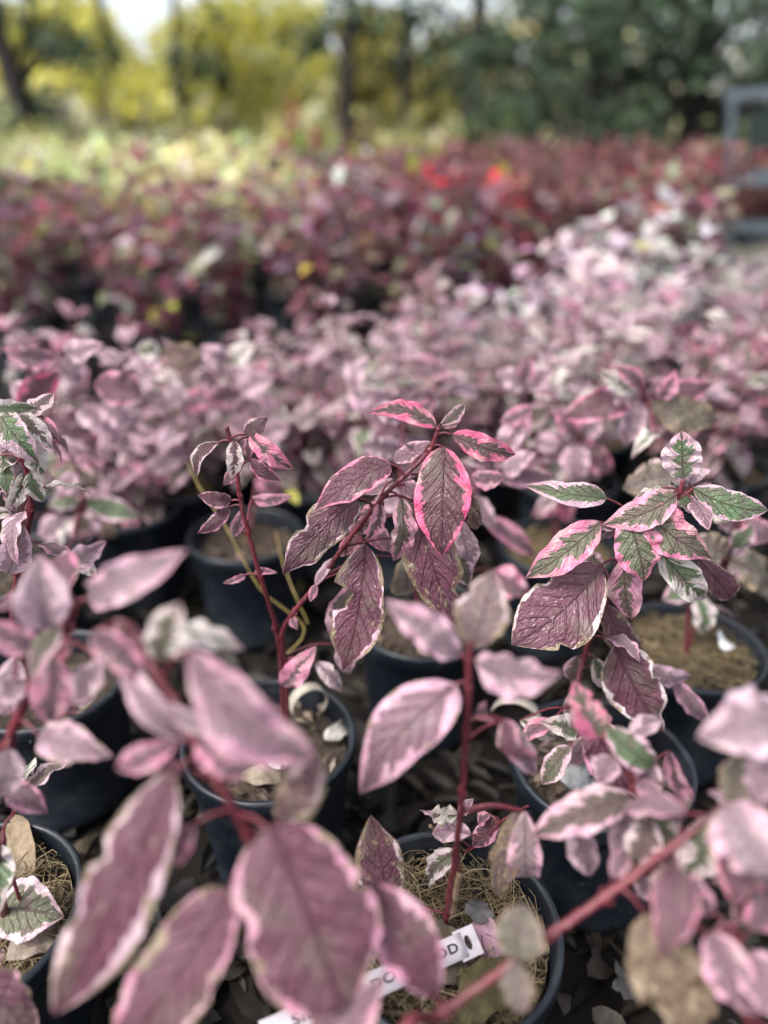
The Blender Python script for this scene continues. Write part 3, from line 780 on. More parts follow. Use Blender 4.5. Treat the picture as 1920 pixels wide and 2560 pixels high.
a(1300, 2025, 1235, 2247, 84, 'tan', y2 - .01, -.01, col=(.5, .7, .15, .55)); a(1312, 2025, 1318, 2242, 92, 'ppk', y2 - .015, -.01, col=(.6, .42, .36, .08))

# --- K: the blurred dogwood nearest the lens, pot just below the frame
PK = Plant((-.06, .16), 'large blurred purple-leaved dogwood nearest the lens at the bottom', 'chips', 1, wk=0.86)
bk = Vector((-.06, .17, .165))
PK.stem([bk, W(800, 2560, .25), W(720, 2330, .305), W(622, 2090, .295), W(530, 1930, .30), W(440, 1765, .315), W(345, 1610, .335), W(320, 1560, .34)], .0050, .0034)
PK.stem([bk + Vector((.012, 0, 0)), W(985, 2620, .225), W(1110, 2530, .25), W(1380, 2335, .275), W(1510, 2245, .285), W(1650, 2140, .295), W(1800, 2025, .305)], .0043, .0033)
a = PK.leaf
a(672, 2068, 850, 2530, 390, 'pur', Y=.282, dY=-.045, blunt=True, roll=.0, bow=.04, curve=.02, curl=0, fold=.05, wave=.0, twist=0, col=(.04, .38, .13, .20))
a(430, 1922, 125, 2550, 225, 'mag', .295, -.06, roll=.1, bow=.05, curve=.03, curl=.02, wave=.0, fold=.1, twist=0, col=(.02, .62, .20, .30))
a(482, 2062, 380, 2185, 92, 'pnk', .285, -.01); a(578, 2222, 310, 2620, 235, 'pur', .265, -.04, blunt=True, roll=0, bow=.05, curl=0, wave=0, twist=0, col=(.06, .35, .15, .22))
a(475, 1624, 798, 1905, 178, 'mauve', .305, -.02, roll=.15, bow=.10, curve=-.10, col=(.05, .35, .36, .12)); a(702, 2062, 795, 1885, 140, 'tan', .30, .01, roll=0, col=(.1, .7, .26, .46))
a(400, 1650, 450, 1505, 130, 'crm', .33, .0, roll=0, col=(.8, .9, .55, .1)); a(232, 1580, 365, 1700, 96, 'pnk', .33, -.01)
a(310, 1665, 480, 1870, 80, 'ppk', .325, -.02, roll=.4); a(395, 1760, 645, 1880, 56, 'pale', .315, -.02, roll=.5)
a(445, 1858, 278, 1925, 84, 'pnk', .305, -.01, roll=0); a(490, 1850, 615, 1945, 92, 'pnk', .305, -.01, roll=0)
a(340, 1640, 290, 1540, 70, 'ggr', .335, .01); a(500, 1760, 590, 1760, 60, 'pnk', .32, -.01); a(455, 1930, 380, 1900, 60, 'pnk', .31, -.01)
a(1090, 2492, 922, 2200, 178, 'pur', .255, .03, roll=0, bow=.06, twist=0, col=(.03, .35, .26, .05)); a(815, 2680, 965, 2430, 165, 'mauve', .24, .01, roll=0)
a(1612, 2283, 1760, 2620, 215, 'tan', .275, -.03, roll=.0, bow=.05, twist=0, col=(.1, .6, .12, .72)); a(1290, 2402, 1308, 2258, 150, 'tang', .262, .02, roll=0, col=(.75, .7, .12, .34))
a(1285, 2400, 1302, 2540, 100, 'tang', .26, -.02, roll=0)
a(1812, 2010, 1945, 2200, 215, 'pale', .295, -.03, roll=.1, col=(.5, .45, .36, .2)); a(1830, 2010, 1850, 1880, 90, 'tang', .305, .02)

# --- P5: bottom left pot with straw
P5 = Plant(potpos(-90, 2282), 'dogwood at bottom left with straw mulch and two pale pink leaf tufts', 'both', 1, wk=0.86)
y5 = P5.Y
P5.stem([Vector((P5.loc.x + .03, P5.loc.y, .165)), W(-20, 1990, .36), W(15, 1870, .365), W(80, 1720, .37), W(150, 1600, .375), W(190, 1505, .38)], .0050, .0042)
P5.stem([Vector((P5.loc.x + .05, P5.loc.y, .165)), W(10, 2100, y5), W(35, 2030, y5 + .01), W(60, 1960, y5 + .02)], .0022, .0016)
a = P5.leaf
a(95, 1838, 288, 1892, 118, 'ppk', .355, -.02, roll=.1, col=(.2, .5, .36, .25)); a(132, 1635, 128, 1820, 110, 'pnk', .365, -.01, roll=0)
a(255, 1650, 175, 1770, 84, 'ppk', .36, -.01); a(222, 1502, 460, 1380, 120, 'pale', .375, -.02, roll=0, bow=.12, wave=.3, col=(.3, .42, .4, 0))
a(115, 1575, 98, 1385, 150, 'pale', .372, .01, roll=0); a(100, 1622, -25, 1560, 96, 'pnk', .37, -.01); a(40, 1640, 8, 1795, 88, 'pale', .42, -.01)
a(170, 1590, 165, 1540, 40, 'red', .375, 0); a(175, 1600, 130, 1640, 46, 'red', .37, 0, bow=.3)
a(20, 1868, -15, 2005, 100, 'pale', .355, -.01); a(20, 1958, 120, 2032, 80, 'pnk', .38, -.01, roll=0, col=(.1, .25, .25, 0)); a(-10, 2272, 155, 2292, 165, 'ggp', .40, -.01, roll=0, twist=0, col=(.78, .7, .26, 0))
a(-50, 2430, 100, 2600, 140, 'mag', .30, -.02, roll=0, col=(.05, .4, .15, .3)); a(60, 1700, -20, 1760, 80, 'ppk', .37, -.01)

# --- P4: left edge, tall stem in focus
P4 = Plant(potpos(118, 1690), 'tall dogwood at the left edge with green and white drooping top leaves in focus', 'chips', 0)
P4.stem([Vector((P4.loc.x - .02, P4.loc.y, .165)), W(35, 1560, .66), W(45, 1430, .63), W(77, 1275, .615), W(60, 1150, .61), W(30, 1060, .61)], .0050, .0028)
a = P4.leaf; y4 = .60
a(-5, 1032, 93, 1152, 84, 'grn', y4, -.02, roll=0, col=(1, .62, .42, 0)); a(-25, 1024, 97, 1027, 44, 'grnw', y4, .0, roll=.6, curve=.12)
a(48, 1030, 132, 1125, 54, 'ggp', y4 + .01, -.01, col=(.65, .9, .5, .15)); a(70, 1108, 108, 1190, 62, 'crm', y4, .0); a(75, 1180, 106, 1262, 46, 'grnw', y4 + .01, .0, roll=.3)
a(5, 1138, 18, 1245, 46, 'grnw', y4 + .02); a(15, 1225, 42, 1282, 30, 'ppk', y4 + .02); a(20, 1432, 52, 1325, 88, 'pale', .58, .0, roll=0, col=(.2, .55, .3, 0))
a(60, 1180, 20, 1290, 40, 'crm', y4 + .02); a(105, 1040, 150, 1110, 40, 'pnk', y4 + .03); a(150, 1425, 266, 1352, 78, 'ppk', .50, .0, roll=.3); a(200, 1400, 240, 1440, 40, 'crm', .52, 0)

# --- Q: blurred plant at lower right, pot below the frame
PQ = Plant((.30, .19), 'blurred pink, green and white leaved dogwood at the lower right corner', 'chips', 2, wk=0.88)
PQ.stem([Vector((.30, .19, .165)), W(1790, 2400, .27), W(1690, 2180, .33), W(1600, 1990, .365), W(1555, 1905, .375), W(1512, 1845, .38)], .0040, .0024)
PQ.stem([Vector((.305, .19, .165)), W(1860, 2480, .25), W(1850, 2380, .26), W(1840, 2330, .265)], .0030, .0022)
PQ.stem([Vector((.31, .19, .165)), W(1990, 2300, .27), W(1985, 2050, .30), W(1960, 1800, .32)], .0034, .0024)
a = PQ.leaf
a(1497, 1845, 1432, 1702, 104, 'red', .38, .02, roll=0, col=(.75, .12, .62, .25)); a(1515, 1818, 1655, 1935, 92, 'grn', .38, -.01, roll=.1)
a(1672, 1875, 1737, 1998, 50, 'pnk', .40, -.01, roll=.3, curve=-.1); a(1612, 1888, 1645, 1990, 70, 'ppk', .38, -.01)
a(1578, 1988, 1328, 2092, 124, 'ggp', .355, -.03, roll=.1, wave=.14, col=(.55, .5, .36, .05)); a(1435, 2075, 1478, 2192, 86, 'ppk', .35, -.01, roll=0)
a(1640, 1985, 1655, 2160, 120, 'grnw', .35, -.02, roll=0); a(1785, 2040, 1705, 2218, 124, 'crm', .335, -.02, roll=0, col=(.9, .8, .55, .2))
a(1625, 2045, 1572, 2205, 100, 'ggp', .335, -.02, roll=0, col=(.5, .7, .4, .05)); a(1668, 2165, 1692, 2275, 120, 'grn', .325, -.02, roll=0, col=(.85, .7, .26, .1))
a(1585, 2195, 1650, 2250, 60, 'ppk', .33, -.01); a(1600, 2000, 1560, 2110, 70, 'red', .37, 0)
a(1955, 1785, 1752, 1838, 190, 'pale', .318, -.02, roll=.1, wave=.15); a(1940, 1900, 1880, 2010, 110, 'ppk', .30, -.01)
a(1845, 2345, 1780, 2330, 60, 'pnk', .265, 0); a(1775, 2328, 1900, 2560, 130, 'mauve', .262, -.03, roll=.2); a(1860, 2380, 1960, 2560, 150, 'mauve', .258, -.03, roll=-.2)
a(1530, 1890, 1500, 1960, 80, 'ppk', .375, -.01)
a(1900, 2120, 1830, 2180, 90, 'crm', .30, 0)

# --- plants just behind the focus plane
P8 = Plant(potpos(1060, 1540), 'slightly blurred pink dogwood in the dark pot behind the bare red stem', 'chips', 2)
P8.stem([Vector((P8.loc.x, P8.loc.y, .165)), W(1090, 1440, .83), W(1130, 1330, .84), W(1180, 1230, .85), W(1240, 1180, .86)], .0032, .002)
P8.stem([Vector((P8.loc.x, P8.loc.y, .165)), W(1030, 1430, .83), W(1010, 1290, .85), W(1000, 1150, .88), W(1010, 1050, .90)], .0032, .002)
a = P8.leaf
for b in ((1215, 1292, 1345, 1395, 56, 'pnk'), (1235, 1425, 1325, 1490, 80, 'pnk'), (1260, 1185, 1340, 1130, 60, 'ppk'), (1235, 1175, 1180, 1110, 60, 'mauve'), (1245, 1190, 1400, 1190, 56, 'mauve'),
          (1200, 1215, 1130, 1240, 50, 'pnk'), (1185, 1240, 1240, 1320, 60, 'ppk'), (1010, 1050, 930, 1010, 60, 'ppk'), (1010, 1060, 1090, 1000, 60, 'pnk'), (1000, 1120, 900, 1110, 64, 'ppk'),
          (1000, 1150, 1060, 1180, 56, 'mauve'), (1005, 1240, 930, 1270, 60, 'ppk'), (1010, 1290, 1070, 1340, 60, 'ggp'), (1300, 1060, 1240, 1130, 70, 'ppk'), (1330, 1020, 1250, 1060, 50, 'pnk')):
    a(*b, .86 + R.uniform(-.02, .04))
P9 = Plant(potpos(1722, 1608), 'slightly blurred dogwood with straw mulch behind the green-leaved plant, star of leaves on top', 'straw', 1)
P9.stem([Vector((P9.loc.x, P9.loc.y, .165)), W(1722, 1480, .79), W(1705, 1320, .82), W(1660, 1130, .88), W(1615, 1000, .92)], .0036, .0022)
P9.stem([Vector((P9.loc.x, P9.loc.y, .165)), W(1755, 1500, .79), W(1820, 1380, .80), W(1860, 1300, .80)], .0030, .002)
a = P9.leaf; yo = .92
for b in ((1590, 996, 1398, 1048, 84, 'dkp'), (1605, 1000, 1490, 978, 50, 'ppk'), (1612, 1008, 1555, 1120, 62, 'ppk'), (1628, 1008, 1803, 1064, 96, 'tang'), (1640, 978, 1790, 962, 66, 'dkp'),
          (1590, 985, 1505, 925, 52, 'crm'), (1600, 962, 1535, 915, 50, 'pnk'), (1618, 1004, 1596, 910, 17, 'red'), (1632, 1018, 1700, 1115, 66, 'pnk'), (1650, 1000, 1690, 930, 50, 'pnk'),
          (1690, 1190, 1560, 1215, 96, 'tang'), (1680, 1190, 1660, 1280, 60, 'ppk'), (1725, 1470, 1655, 1500, 60, 'grn'), (1740, 1480, 1755, 1590, 56, 'grnw'), (1820, 1385, 1740, 1350, 86, 'tang'),
          (1835, 1370, 1880, 1310, 60, 'grn'), (1860, 1300, 1940, 1350, 70, 'pnk'), (1850, 1320, 1790, 1280, 60, 'ppk'), (1820, 1400, 1950, 1470, 90, 'tang'), (1725, 1635, 1770, 1655, 40, 'pnk')):
    a(*b, (yo if b[1] < 1130 else .80) + R.uniform(-.02, .02))
P10 = Plant(potpos(1395, 1360), 'blurred pink dogwood with drooping leaves in the pot behind the focused pair', 'straw', 0)
P10.stem([Vector((P10.loc.x, P10.loc.y, .165)), W(1400, 1250, 1.05), W(1430, 1160, 1.06), W(1445, 1090, 1.08)], .0032, .002)
P10.stem([Vector((P10.loc.x, P10.loc.y, .165)), W(1370, 1230, 1.05), W(1340, 1120, 1.08), W(1320, 1040, 1.1), W(1310, 960, 1.12)], .0032, .002)
a = P10.leaf
for b in ((1440, 1110, 1440, 1205, 80, 'ppk'), (1450, 1105, 1535, 1185, 70, 'dkp'), (1430, 1105, 1345, 1135, 66, 'mauve'), (1455, 1085, 1505, 1035, 60, 'ppk'), (1440, 1085, 1390, 1030, 60, 'pnk'), (1400, 1250, 1330, 1290, 50, 'dkp'),
          (1410, 1240, 1420, 1310, 50, 'red'), (1310, 965, 1240, 930, 60, 'ppk'), (1315, 970, 1390, 920, 60, 'ppk'), (1320, 1040, 1260, 1080, 60, 'pnk'), (1325, 1050, 1390, 1010, 56, 'ggp'), (1310, 955, 1320, 890, 50, 'pnk'),
          (1340, 1120, 1290, 1180, 60, 'mauve'), (1335, 1100, 1400, 1120, 50, 'ppk')):
    a(*b, 1.08 + R.uniform(-.03, .03))
PM = Plant((-.56, .97), 'blurred green and pink dogwood by the left edge behind the tall focused stem', 'chips', 0)
PM.stem([Vector((-.56, .97, .165)), W(150, 1400, .96), W(205, 1270, .95), W(190, 1170, .95), W(140, 1100, .95)], .0034, .0022)
PM.stem([Vector((-.57, .98, .165)), W(60, 1250, .98), W(110, 1080, 1.0), W(150, 930, 1.02), W(160, 880, 1.03)], .0034, .0022)
a = PM.leaf
for b in ((198, 1255, 112, 1264, 50, 'grn'), (215, 1255, 348, 1295, 66, 'grn'), (205, 1283, 216, 1355, 84, 'ggp'), (170, 1285, 98, 1355, 66, 'ppk'), (235, 1288, 290, 1345, 56, 'brn'), (110, 1150, 252, 1225, 62, 'tang'), (140, 1105, 250, 1150, 60, 'ppk'),
          (145, 930, 38, 1022, 70, 'red'), (120, 1032, 245, 1155, 125, 'dkp'), (355, 985, 228, 955, 96, 'dkp'), (140, 896, -2, 880, 66, 'pnk'), (160, 880, 260, 860, 60, 'ppk'), (165, 890, 200, 960, 70, 'ppk'), (110, 1000, 20, 960, 80, 'pale'),
          (200, 1020, 300, 1090, 80, 'ppk'), (250, 1010, 340, 1060, 70, 'ppk'), (130, 1060, 60, 1120, 60, 'mauve'), (190, 1180, 150, 1240, 50, 'ppk')):
    a(*b, .98 + R.uniform(-.04, .06))
P6 = Plant(potpos(614, 1332), 'blurred dogwood with thin yellow stems in the dark blue pot behind the focused plant', 'chips', 1)
P6.stem([Vector((P6.loc.x, P6.loc.y, .165)), W(575, 1300, 1.16), W(490, 1180, 1.15), W(455, 1080, 1.15), W(420, 950, 1.16), W(400, 880, 1.17)], .0022, .0014, M_TWIG)
P6.stem([Vector((P6.loc.x, P6.loc.y, .165)), W(640, 1220, 1.16), W(650, 1090, 1.17), W(600, 980, 1.18), W(570, 900, 1.2)], .0034, .002)
P6.stem([W(700, 1650, .70), W(760, 1570, .72), W(650, 1470, .74), W(560, 1310, .78), W(500, 1220, .82), W(470, 1160, .85)], .0017, .0011, M_TWIG, 'hanging_twig')
P6.stem([W(770, 1560, .74), W(735, 1480, .76), W(705, 1400, .80), W(690, 1330, .86)], .0015, .0011, M_TWIG, 'hanging_twig')
a = P6.leaf
for b in ((420, 950, 330, 930, 60, 'pale'), (425, 960, 470, 1020, 60, 'pale'), (400, 885, 340, 870, 56, 'crm'), (405, 885, 510, 880, 60, 'brn'), (455, 1080, 380, 1110, 60, 'ppk'), (460, 1090, 430, 1170, 60, 'dkp'), (460, 1000, 540, 1010, 66, 'pnk'),
          (600, 980, 520, 1000, 70, 'pnk'), (600, 975, 680, 940, 60, 'ppk'), (570, 900, 500, 870, 60, 'ppk'), (575, 905, 640, 860, 60, 'crm'), (640, 1080, 560, 1060, 60, 'mauve'), (650, 1090, 720, 1060, 60, 'ppk'), (650, 1180, 700, 1240, 60, 'pnk'),
          (470, 1120, 350, 1180, 60, 'ppk'), (480, 1150, 420, 1230, 56, 'ggp'), (700, 1190, 750, 1220, 40, 'tang')):
    a(*b, 1.17 + R.uniform(-.03, .03))

for pl, n_, lo_ in ((P3, 12, .15), (PQ, 18, .3), (PK, 6, .6), (P5, 12, .4), (P9, 16, .3), (P8, 16, .3), (P10, 16, .3), (P6, 18, .3), (PM, 16, .3), (P4, 10, .5), (P2, 3, .1)):
    pl.extra(n_, lo=lo_)
HERO_SPOTS = [(p.loc.x, p.loc.y) for p in (P1, P2, P3, P4, P5, P6, P8, P9, P10, PM, PK, PQ)]

# ------------------------------------------------------------------ rows of dogwood grown by rule
def rnd_color(rg, main=None):
    t = rg.random()
    if main and rg.random() < .5: return PRE[main]
    if t < .20: k = 'ppk'
    elif t < .28: k = 'pnk'
    elif t < .38: k = 'mauve'
    elif t < .58: k = 'pale'
    elif t < .73: k = 'ggp'
    elif t < .86: k = 'crm'
    elif t < .92: k = 'grnw'
    elif t < .96: k = 'dkp'
    else: k = 'tang'
    return PRE[k]
def skeleton(rg, H, nst, spread):
    stems, leaves = [], []
    for k in range(nst):
        az = 2 * math.pi * k / nst + rg.uniform(-.5, .5); lean = rg.uniform(.25, 1.0) * spread
        h = H * rg.uniform(.72, 1.0) - .16
        P = []
        for i in range(6):
            t = i / 5
            P.append(Vector((math.cos(az) * lean * (t ** 1.3) + rg.gauss(0, .006), math.sin(az) * lean * (t ** 1.3) + rg.gauss(0, .006), .16 + h * t)))
        stems.append(P)
        ang = rg.uniform(0, 3.14); t = .22
        while t <= 1.0:
            i = min(4, int(t * 5)); f = t * 5 - i
            p = P[i].lerp(P[i + 1], f)
            for s in (0, 1):
                leaves.append((p, ang + s * math.pi + rg.gauss(0, .25), rg.uniform(-.75, .35) + .35 * t, t))
            ang += math.pi / 2 + rg.gauss(0, .2); t += rg.uniform(.07, .12)
        for s in range(3): leaves.append((P[-1], rg.uniform(0, 6.28), rg.uniform(.1, .9), 1.0))
    return stems, leaves
def stems_mesh(stems, r0=.0030, r1=.0014, sides=5):
    V, Fc = [], []
    for P in stems:
        b = len(V); v, f = tube_data(P, [r0 + (r1 - r0) * i / (len(P) - 1) for i in range(len(P))], sides)
        V += v; Fc += [tuple(i + b for i in q) for q in f]
    return pydata('stems', V, Fc)
def grow_dogwood(x, y, label, seed, hr=None):
    rg = random.Random(seed)
    root = empty('potted_dogwood', (x, y, 0), label, 'potted plant', 'variegated dogwoods in rows behind the focus')
    main = rg.choice(['ppk', 'pale', 'crm', 'ggp', 'pnk', 'grnw', 'crm', 'ggr', 'dkp', 'pale'])
    add_pot(root, 'chips' if rg.random() < .7 else 'straw', rg.uniform(0, 6), seed)
    st, lv = skeleton(rg, rg.uniform(*(hr or ((.35, .46) if x < -.12 else (.38, .55)))), rg.choice((3, 4, 5) if x < -.12 else (4, 5, 6)), .14)
    for P in st:
        V, Fc = tube_data(P, [.003 - .0016 * i / 5 for i in range(6)], 6); mesh_obj('stem', pydata('stem', V, Fc), M_STEM, root)
    for (p, az, el, t) in lv:
        X, Yv, N = leaf_frame(az, el, rg)
        L = rg.uniform(.042, .078) * (1.0 if t < .95 else .7)
        o = mesh_obj('leaf', LIB[rg.randrange(len(LIB))], None, root)
        m = (Matrix((X, Yv, N)).transposed().to_4x4()) @ Matrix.Diagonal((L, L, L, 1)); m.translation = p + X * .012
        o.matrix_local = m
        c, pale = rnd_color(rg, main)
        o.color = tuple(max(.0, min(1, v + rg.uniform(-.1, .1))) for v in c[:3]) + (max(0, c[3] + rg.uniform(-.05, .08)),)
        o.pass_index = int(max(0, min(80, pale + rg.uniform(-8, 14))))

ORD = ['first', 'second', 'third', 'fourth', 'fifth', 'sixth', 'seventh', 'eighth', 'ninth', 'tenth', 'eleventh', 'twelfth', 'thirteenth', 'fourteenth', 'fifteenth', 'sixteenth',
       'seventeenth', 'eighteenth', 'nineteenth', 'twentieth', 'twenty-first', 'twenty-second', 'twenty-third', 'twenty-fourth', 'twenty-fifth']
def inview(x, y, zt=.5, pad=120):
    r = Vector((x, y, zt)) - CAMP; dd = depth((x, y, zt))
    if dd < .1: return False
    u = 960 + F * x / dd
    return -pad < u < 1920 + pad
def interp(x, pts):
    if x <= pts[0][0]: return pts[0][1]
    for (a, b), (c, d_) in zip(pts, pts[1:]):
        if x <= c: return b + (d_ - b) * (x - a) / (c - a)
    return pts[-1][1]
def ymax(x): return interp(x, [(-.8, 1.62), (-.35, 1.62), (-.2, 1.72), (.1, 1.95), (.45, 2.4), (.8, 2.85), (.88, 2.6), (1.0, 2.0), (2, 1.9)])

# joined-foliage templates for the far dogwoods
def foliage_template(seed, pal, H, spread, nst, Lr, dens=1):
    rg = random.Random(seed)
    st, lv = skeleton(rg, H, nst, spread)
    P, D, N, L, Wd, C1, C2 = [], [], [], [], [], [], []
    for (p, az, el, t) in lv:
        for _ in range(dens):
            X, Yv, n = leaf_frame(az + rg.gauss(0, .5), el + rg.gauss(0, .3), rg)
            l = rg.uniform(*Lr)
            P.append(p + X * .01 + Vector((rg.gauss(0, .012), rg.gauss(0, .012), rg.gauss(0, .012)))); D.append(X); N.append(n); L.append(l); Wd.append(l * rg.uniform(.45, .62))
            c1, c2 = pal(rg); C1.append(c1); C2.append(c2)
    fo = leaf_cloud('foliage', P, D, N, L, Wd, C1, C2, M_FAR)
    return stems_mesh(st), fo
def jit(c, rg, a=.25):
    k = rg.uniform(1 - a, 1 + a); return tuple(min(.9, x * k * rg.uniform(.9, 1.1)) for x in c)
def pal_pink(rg):
    c1 = rg.choice([(.20, .10, .14), (.30, .22, .24), (.22, .25, .17), (.38, .31, .31), (.54, .45, .44), (.18, .08, .11), (.30, .31, .23)])
    c2 = rg.choice([(.58, .36, .46), (.64, .52, .57), (.66, .61, .60), (.64, .63, .56), (.50, .22, .35), (.58, .50, .54)])
    return jit(c1, rg, .35), jit(c2, rg, .25)
def pal_burg(rg):
    t = rg.random()
    if t < .014: c = (.46, .44, .08)
    elif t < .07: c = rg.choice([(.34, .31, .29), (.30, .30, .36), (.32, .27, .20)])
    elif t < .19: c = rg.choice([(.27, .04, .065), (.24, .05, .10), (.24, .09, .07)])
    else: c = rg.choice([(.12, .036, .058), (.165, .048, .070), (.12, .052, .086), (.18, .056, .072), (.18, .10, .135), (.26, .18, .21), (.19, .17, .11), (.16, .095, .075), (.19, .20, .12)])
    return jit(c, rg, .4), jit(tuple(x * 1.2 for x in c), rg, .4)
def pal_red(rg):
    c = rg.choice([(.20, .055, .062), (.23, .09, .10), (.18, .07, .085), (.22, .13, .11), (.29, .17, .18), (.20, .14, .09), (.14, .05, .05), (.24, .06, .08)])
    return jit(c, rg, .35), jit(c, rg, .35)
def pal_scar(rg):
    if rg.random() < .40: return pal_burg(rg)
    c = rg.choice([(.60, .016, .028), (.50, .025, .03), (.52, .10, .05), (.40, .025, .035), (.42, .14, .11)])
    return jit(c, rg, .15), jit(c, rg, .15)
def pal_lime(rg):
    c = rg.choice([(.54, .58, .30), (.46, .53, .24), (.66, .67, .48), (.34, .40, .16), (.58, .54, .18), (.36, .28, .14), (.30, .18, .17)])
    return jit(c, rg, .35), jit(tuple(min(.75, x * 1.25) for x in c), rg, .3)
T_PINK = [foliage_template(300 + k, pal_pink, .44 + .03 * k, .15, 6, (.04, .075)) for k in range(5)]
T_BURG = [foliage_template(320 + k, pal_burg, .62, .20, 6, (.055, .10)) for k in range(5)]
T_RED = [foliage_template(340 + k, pal_red, .66, .20, 7, (.045, .075), 2) for k in range(4)]
T_SCAR = [foliage_template(360, pal_scar, .60, .14, 4, (.05, .08))]
T_LIME = [foliage_template(380 + k, pal_lime, .66, .22, 7, (.045, .075), 2) for k in range(4)]

def far_plant(name, x, y, tmpl, rg, label, group, sc=1.0, cat='potted plant'):
    root = empty(name, (x, y, 0), label, cat, group)
    p = mesh_obj('pot', POT_WALL, None, root); mesh_obj('rim', POT_RIM, None, p); mesh_obj('potting_mix', SOILS[0], None, p)
    st, fo = tmpl[rg.randrange(len(tmpl))]
    rz = rg.uniform(0, 6.28); k = sc * rg.uniform(.9, 1.1)
    s = mesh_obj('stems', st, M_STEM, root); s.rotation_euler.z = rz; s.scale = (k, k, k); s['kind'] = 'stuff'
    f = mesh_obj('foliage', fo, None, root); f.rotation_euler.z = rz; f.scale = (k, k, k); f['kind'] = 'stuff'
    b = rg.uniform(.7, 1.2); w_ = rg.uniform(-.12, .10); f.color = (b * rg.uniform(.9, 1.06), b * (1 + w_), b * (1 + .5 * w_), 1)

# dogwood rows (each leaf an object in the near rows)
rg = random.Random(5)
row, yy = 0, 1.30
while yy < 2.9:
    xs = []
    x = -2.0 + (row % 2) * .115
    while x < 2.0:
        px, py = x + rg.gauss(0, .022), yy + rg.gauss(0, .022)
        if inview(px, py, .4) and py < ymax(px) and min(math.hypot(px - a, py - b) for a, b in HERO_SPOTS) > .20: xs.append((px, py))
        x += .235
    for i, (px, py) in enumerate(xs):
        lab = 'bushy pink and cream dogwood, %s from left in the %s dogwood row' % (ORD[i], ORD[row])
        if yy < 1.9: grow_dogwood(px, py, lab, 1000 + row * 40 + i)
        else: far_plant('potted_dogwood', px, py, T_PINK, rg, lab, 'variegated dogwoods in rows behind the focus')
    row += 1; yy += .235
# fillers of the first row between the hand-placed pots
for i, (u, v, lab) in enumerate(((320, 1262, 'small pink dogwood in the black pot at left with its rim showing'), (1800, 1165, 'small pink dogwood at right edge behind the star of leaves'), (960, 1215, 'small pink dogwood directly behind the arching focused stem'),
    (770, 1195, 'bushy pink dogwood between the upright stem and the arching stem, behind both'), (560, 1150, 'bushy pink dogwood behind the thin yellow stems'), (160, 1180, 'bushy pink dogwood far left behind the tall focused stem'))):
    p = potpos(u, v); grow_dogwood(p[0], p[1], lab, 1900 + i)

# burgundy, red and pale green shrubs behind
yy, row = 2.48, 0
while yy < 7.4:
    cnt = {'b': 0, 'r': 0, 'l': 0}
    x = -4.2 + (row % 2) * .17
    while x < 4.2:
        px, py = x + rg.gauss(0, .05), yy + rg.gauss(0, .05)
        x += .34
        if not inview(px, py, .5, 200) or py < ymax(px) + .28: continue
        u = 960 + F * px / depth((px, py, .5))
        if u > 1780 and py < 5.9: continue
        if u < 760 - 40 * (py - 4) and py > 3.75 + .25 * math.sin(px * 3): k = 'l'
        elif u > 1080 and py > 3.4: k = 'r'
        else: k = 'b'
        cnt[k] += 1
        nm = {'b': 'burgundy', 'r': 'dull red', 'l': 'pale green'}[k]
        lab = '%s potted shrub, %s %s one from left, %s row of far shrubs' % (nm, ORD[cnt[k] - 1], nm, ORD[row])
        far_plant('potted_shrub', px, py, {'b': T_BURG, 'r': T_RED, 'l': T_LIME}[k], rg, lab, nm + ' shrubs beyond the dogwoods', {'b': 1.0, 'r': 1.03, 'l': 1.03}[k])
    row += 1; yy += .34
far_plant('potted_shrub', .185, 2.86, T_SCAR, rg, 'scarlet-leaved potted shrub glowing among the burgundy shrubs', None, 1.02)
far_plant('potted_shrub', .47, 3.25, T_SCAR, rg, 'orange-red potted shrub just right of the scarlet one', None, .95)

# ------------------------------------------------------------------ the grey timber stand at the right edge
def stand():
    p = W(1806, 640, 5.2)
    x0 = p.x
    root = empty('timber_stand', (x0, 5.2, 0), 'blue-grey painted timber stand with three rails at the right edge', 'stand'); root.rotation_euler.z = -math.atan2(x0, 5.2)
    w = .046
    def part(name, *b): mesh_obj(name, bevel_box(*b), M_GREY, root)
    part('post', 0, w, 0, w, 0, .985); part('post', .95, .95 + w, 0, w, 0, 1.03)
    part('post', 0, w, .5, .5 + w, 0, .96); part('post', .95, .95 + w, .5, .5 + w, 0, .96)
    me = bevel_box(-.02, 1.06, -.006, w + .006, 0, .066); o = mesh_obj('top_rail', me, M_GREY, root); o.location.z = .965; o.rotation_euler.y = -.05
    part('middle_rail', w, .95, .01, w - .01, .48, .56); part('lower_rail', w, .95, .01, w - .01, .20, .27)
    part('middle_rail', w, .95, .51, .5 + w - .01, .48, .56)
    part('side_rail', .01, w - .01, w, .5, .48, .56); part('side_rail', .96, .94 + w, w, .5, .48, .56)
    fr = mesh_obj('mesh_panel', bevel_box(.13, .90, .03, .04, .64, .92), M_MESHP, root)
stand()
for o_ in bpy.data.objects:
    if o_.parent and o_.parent.name == 'timber_stand':
        for v_ in o_.data.vertices: v_.co.x -= .15 * (v_.co.z + o_.location.z)

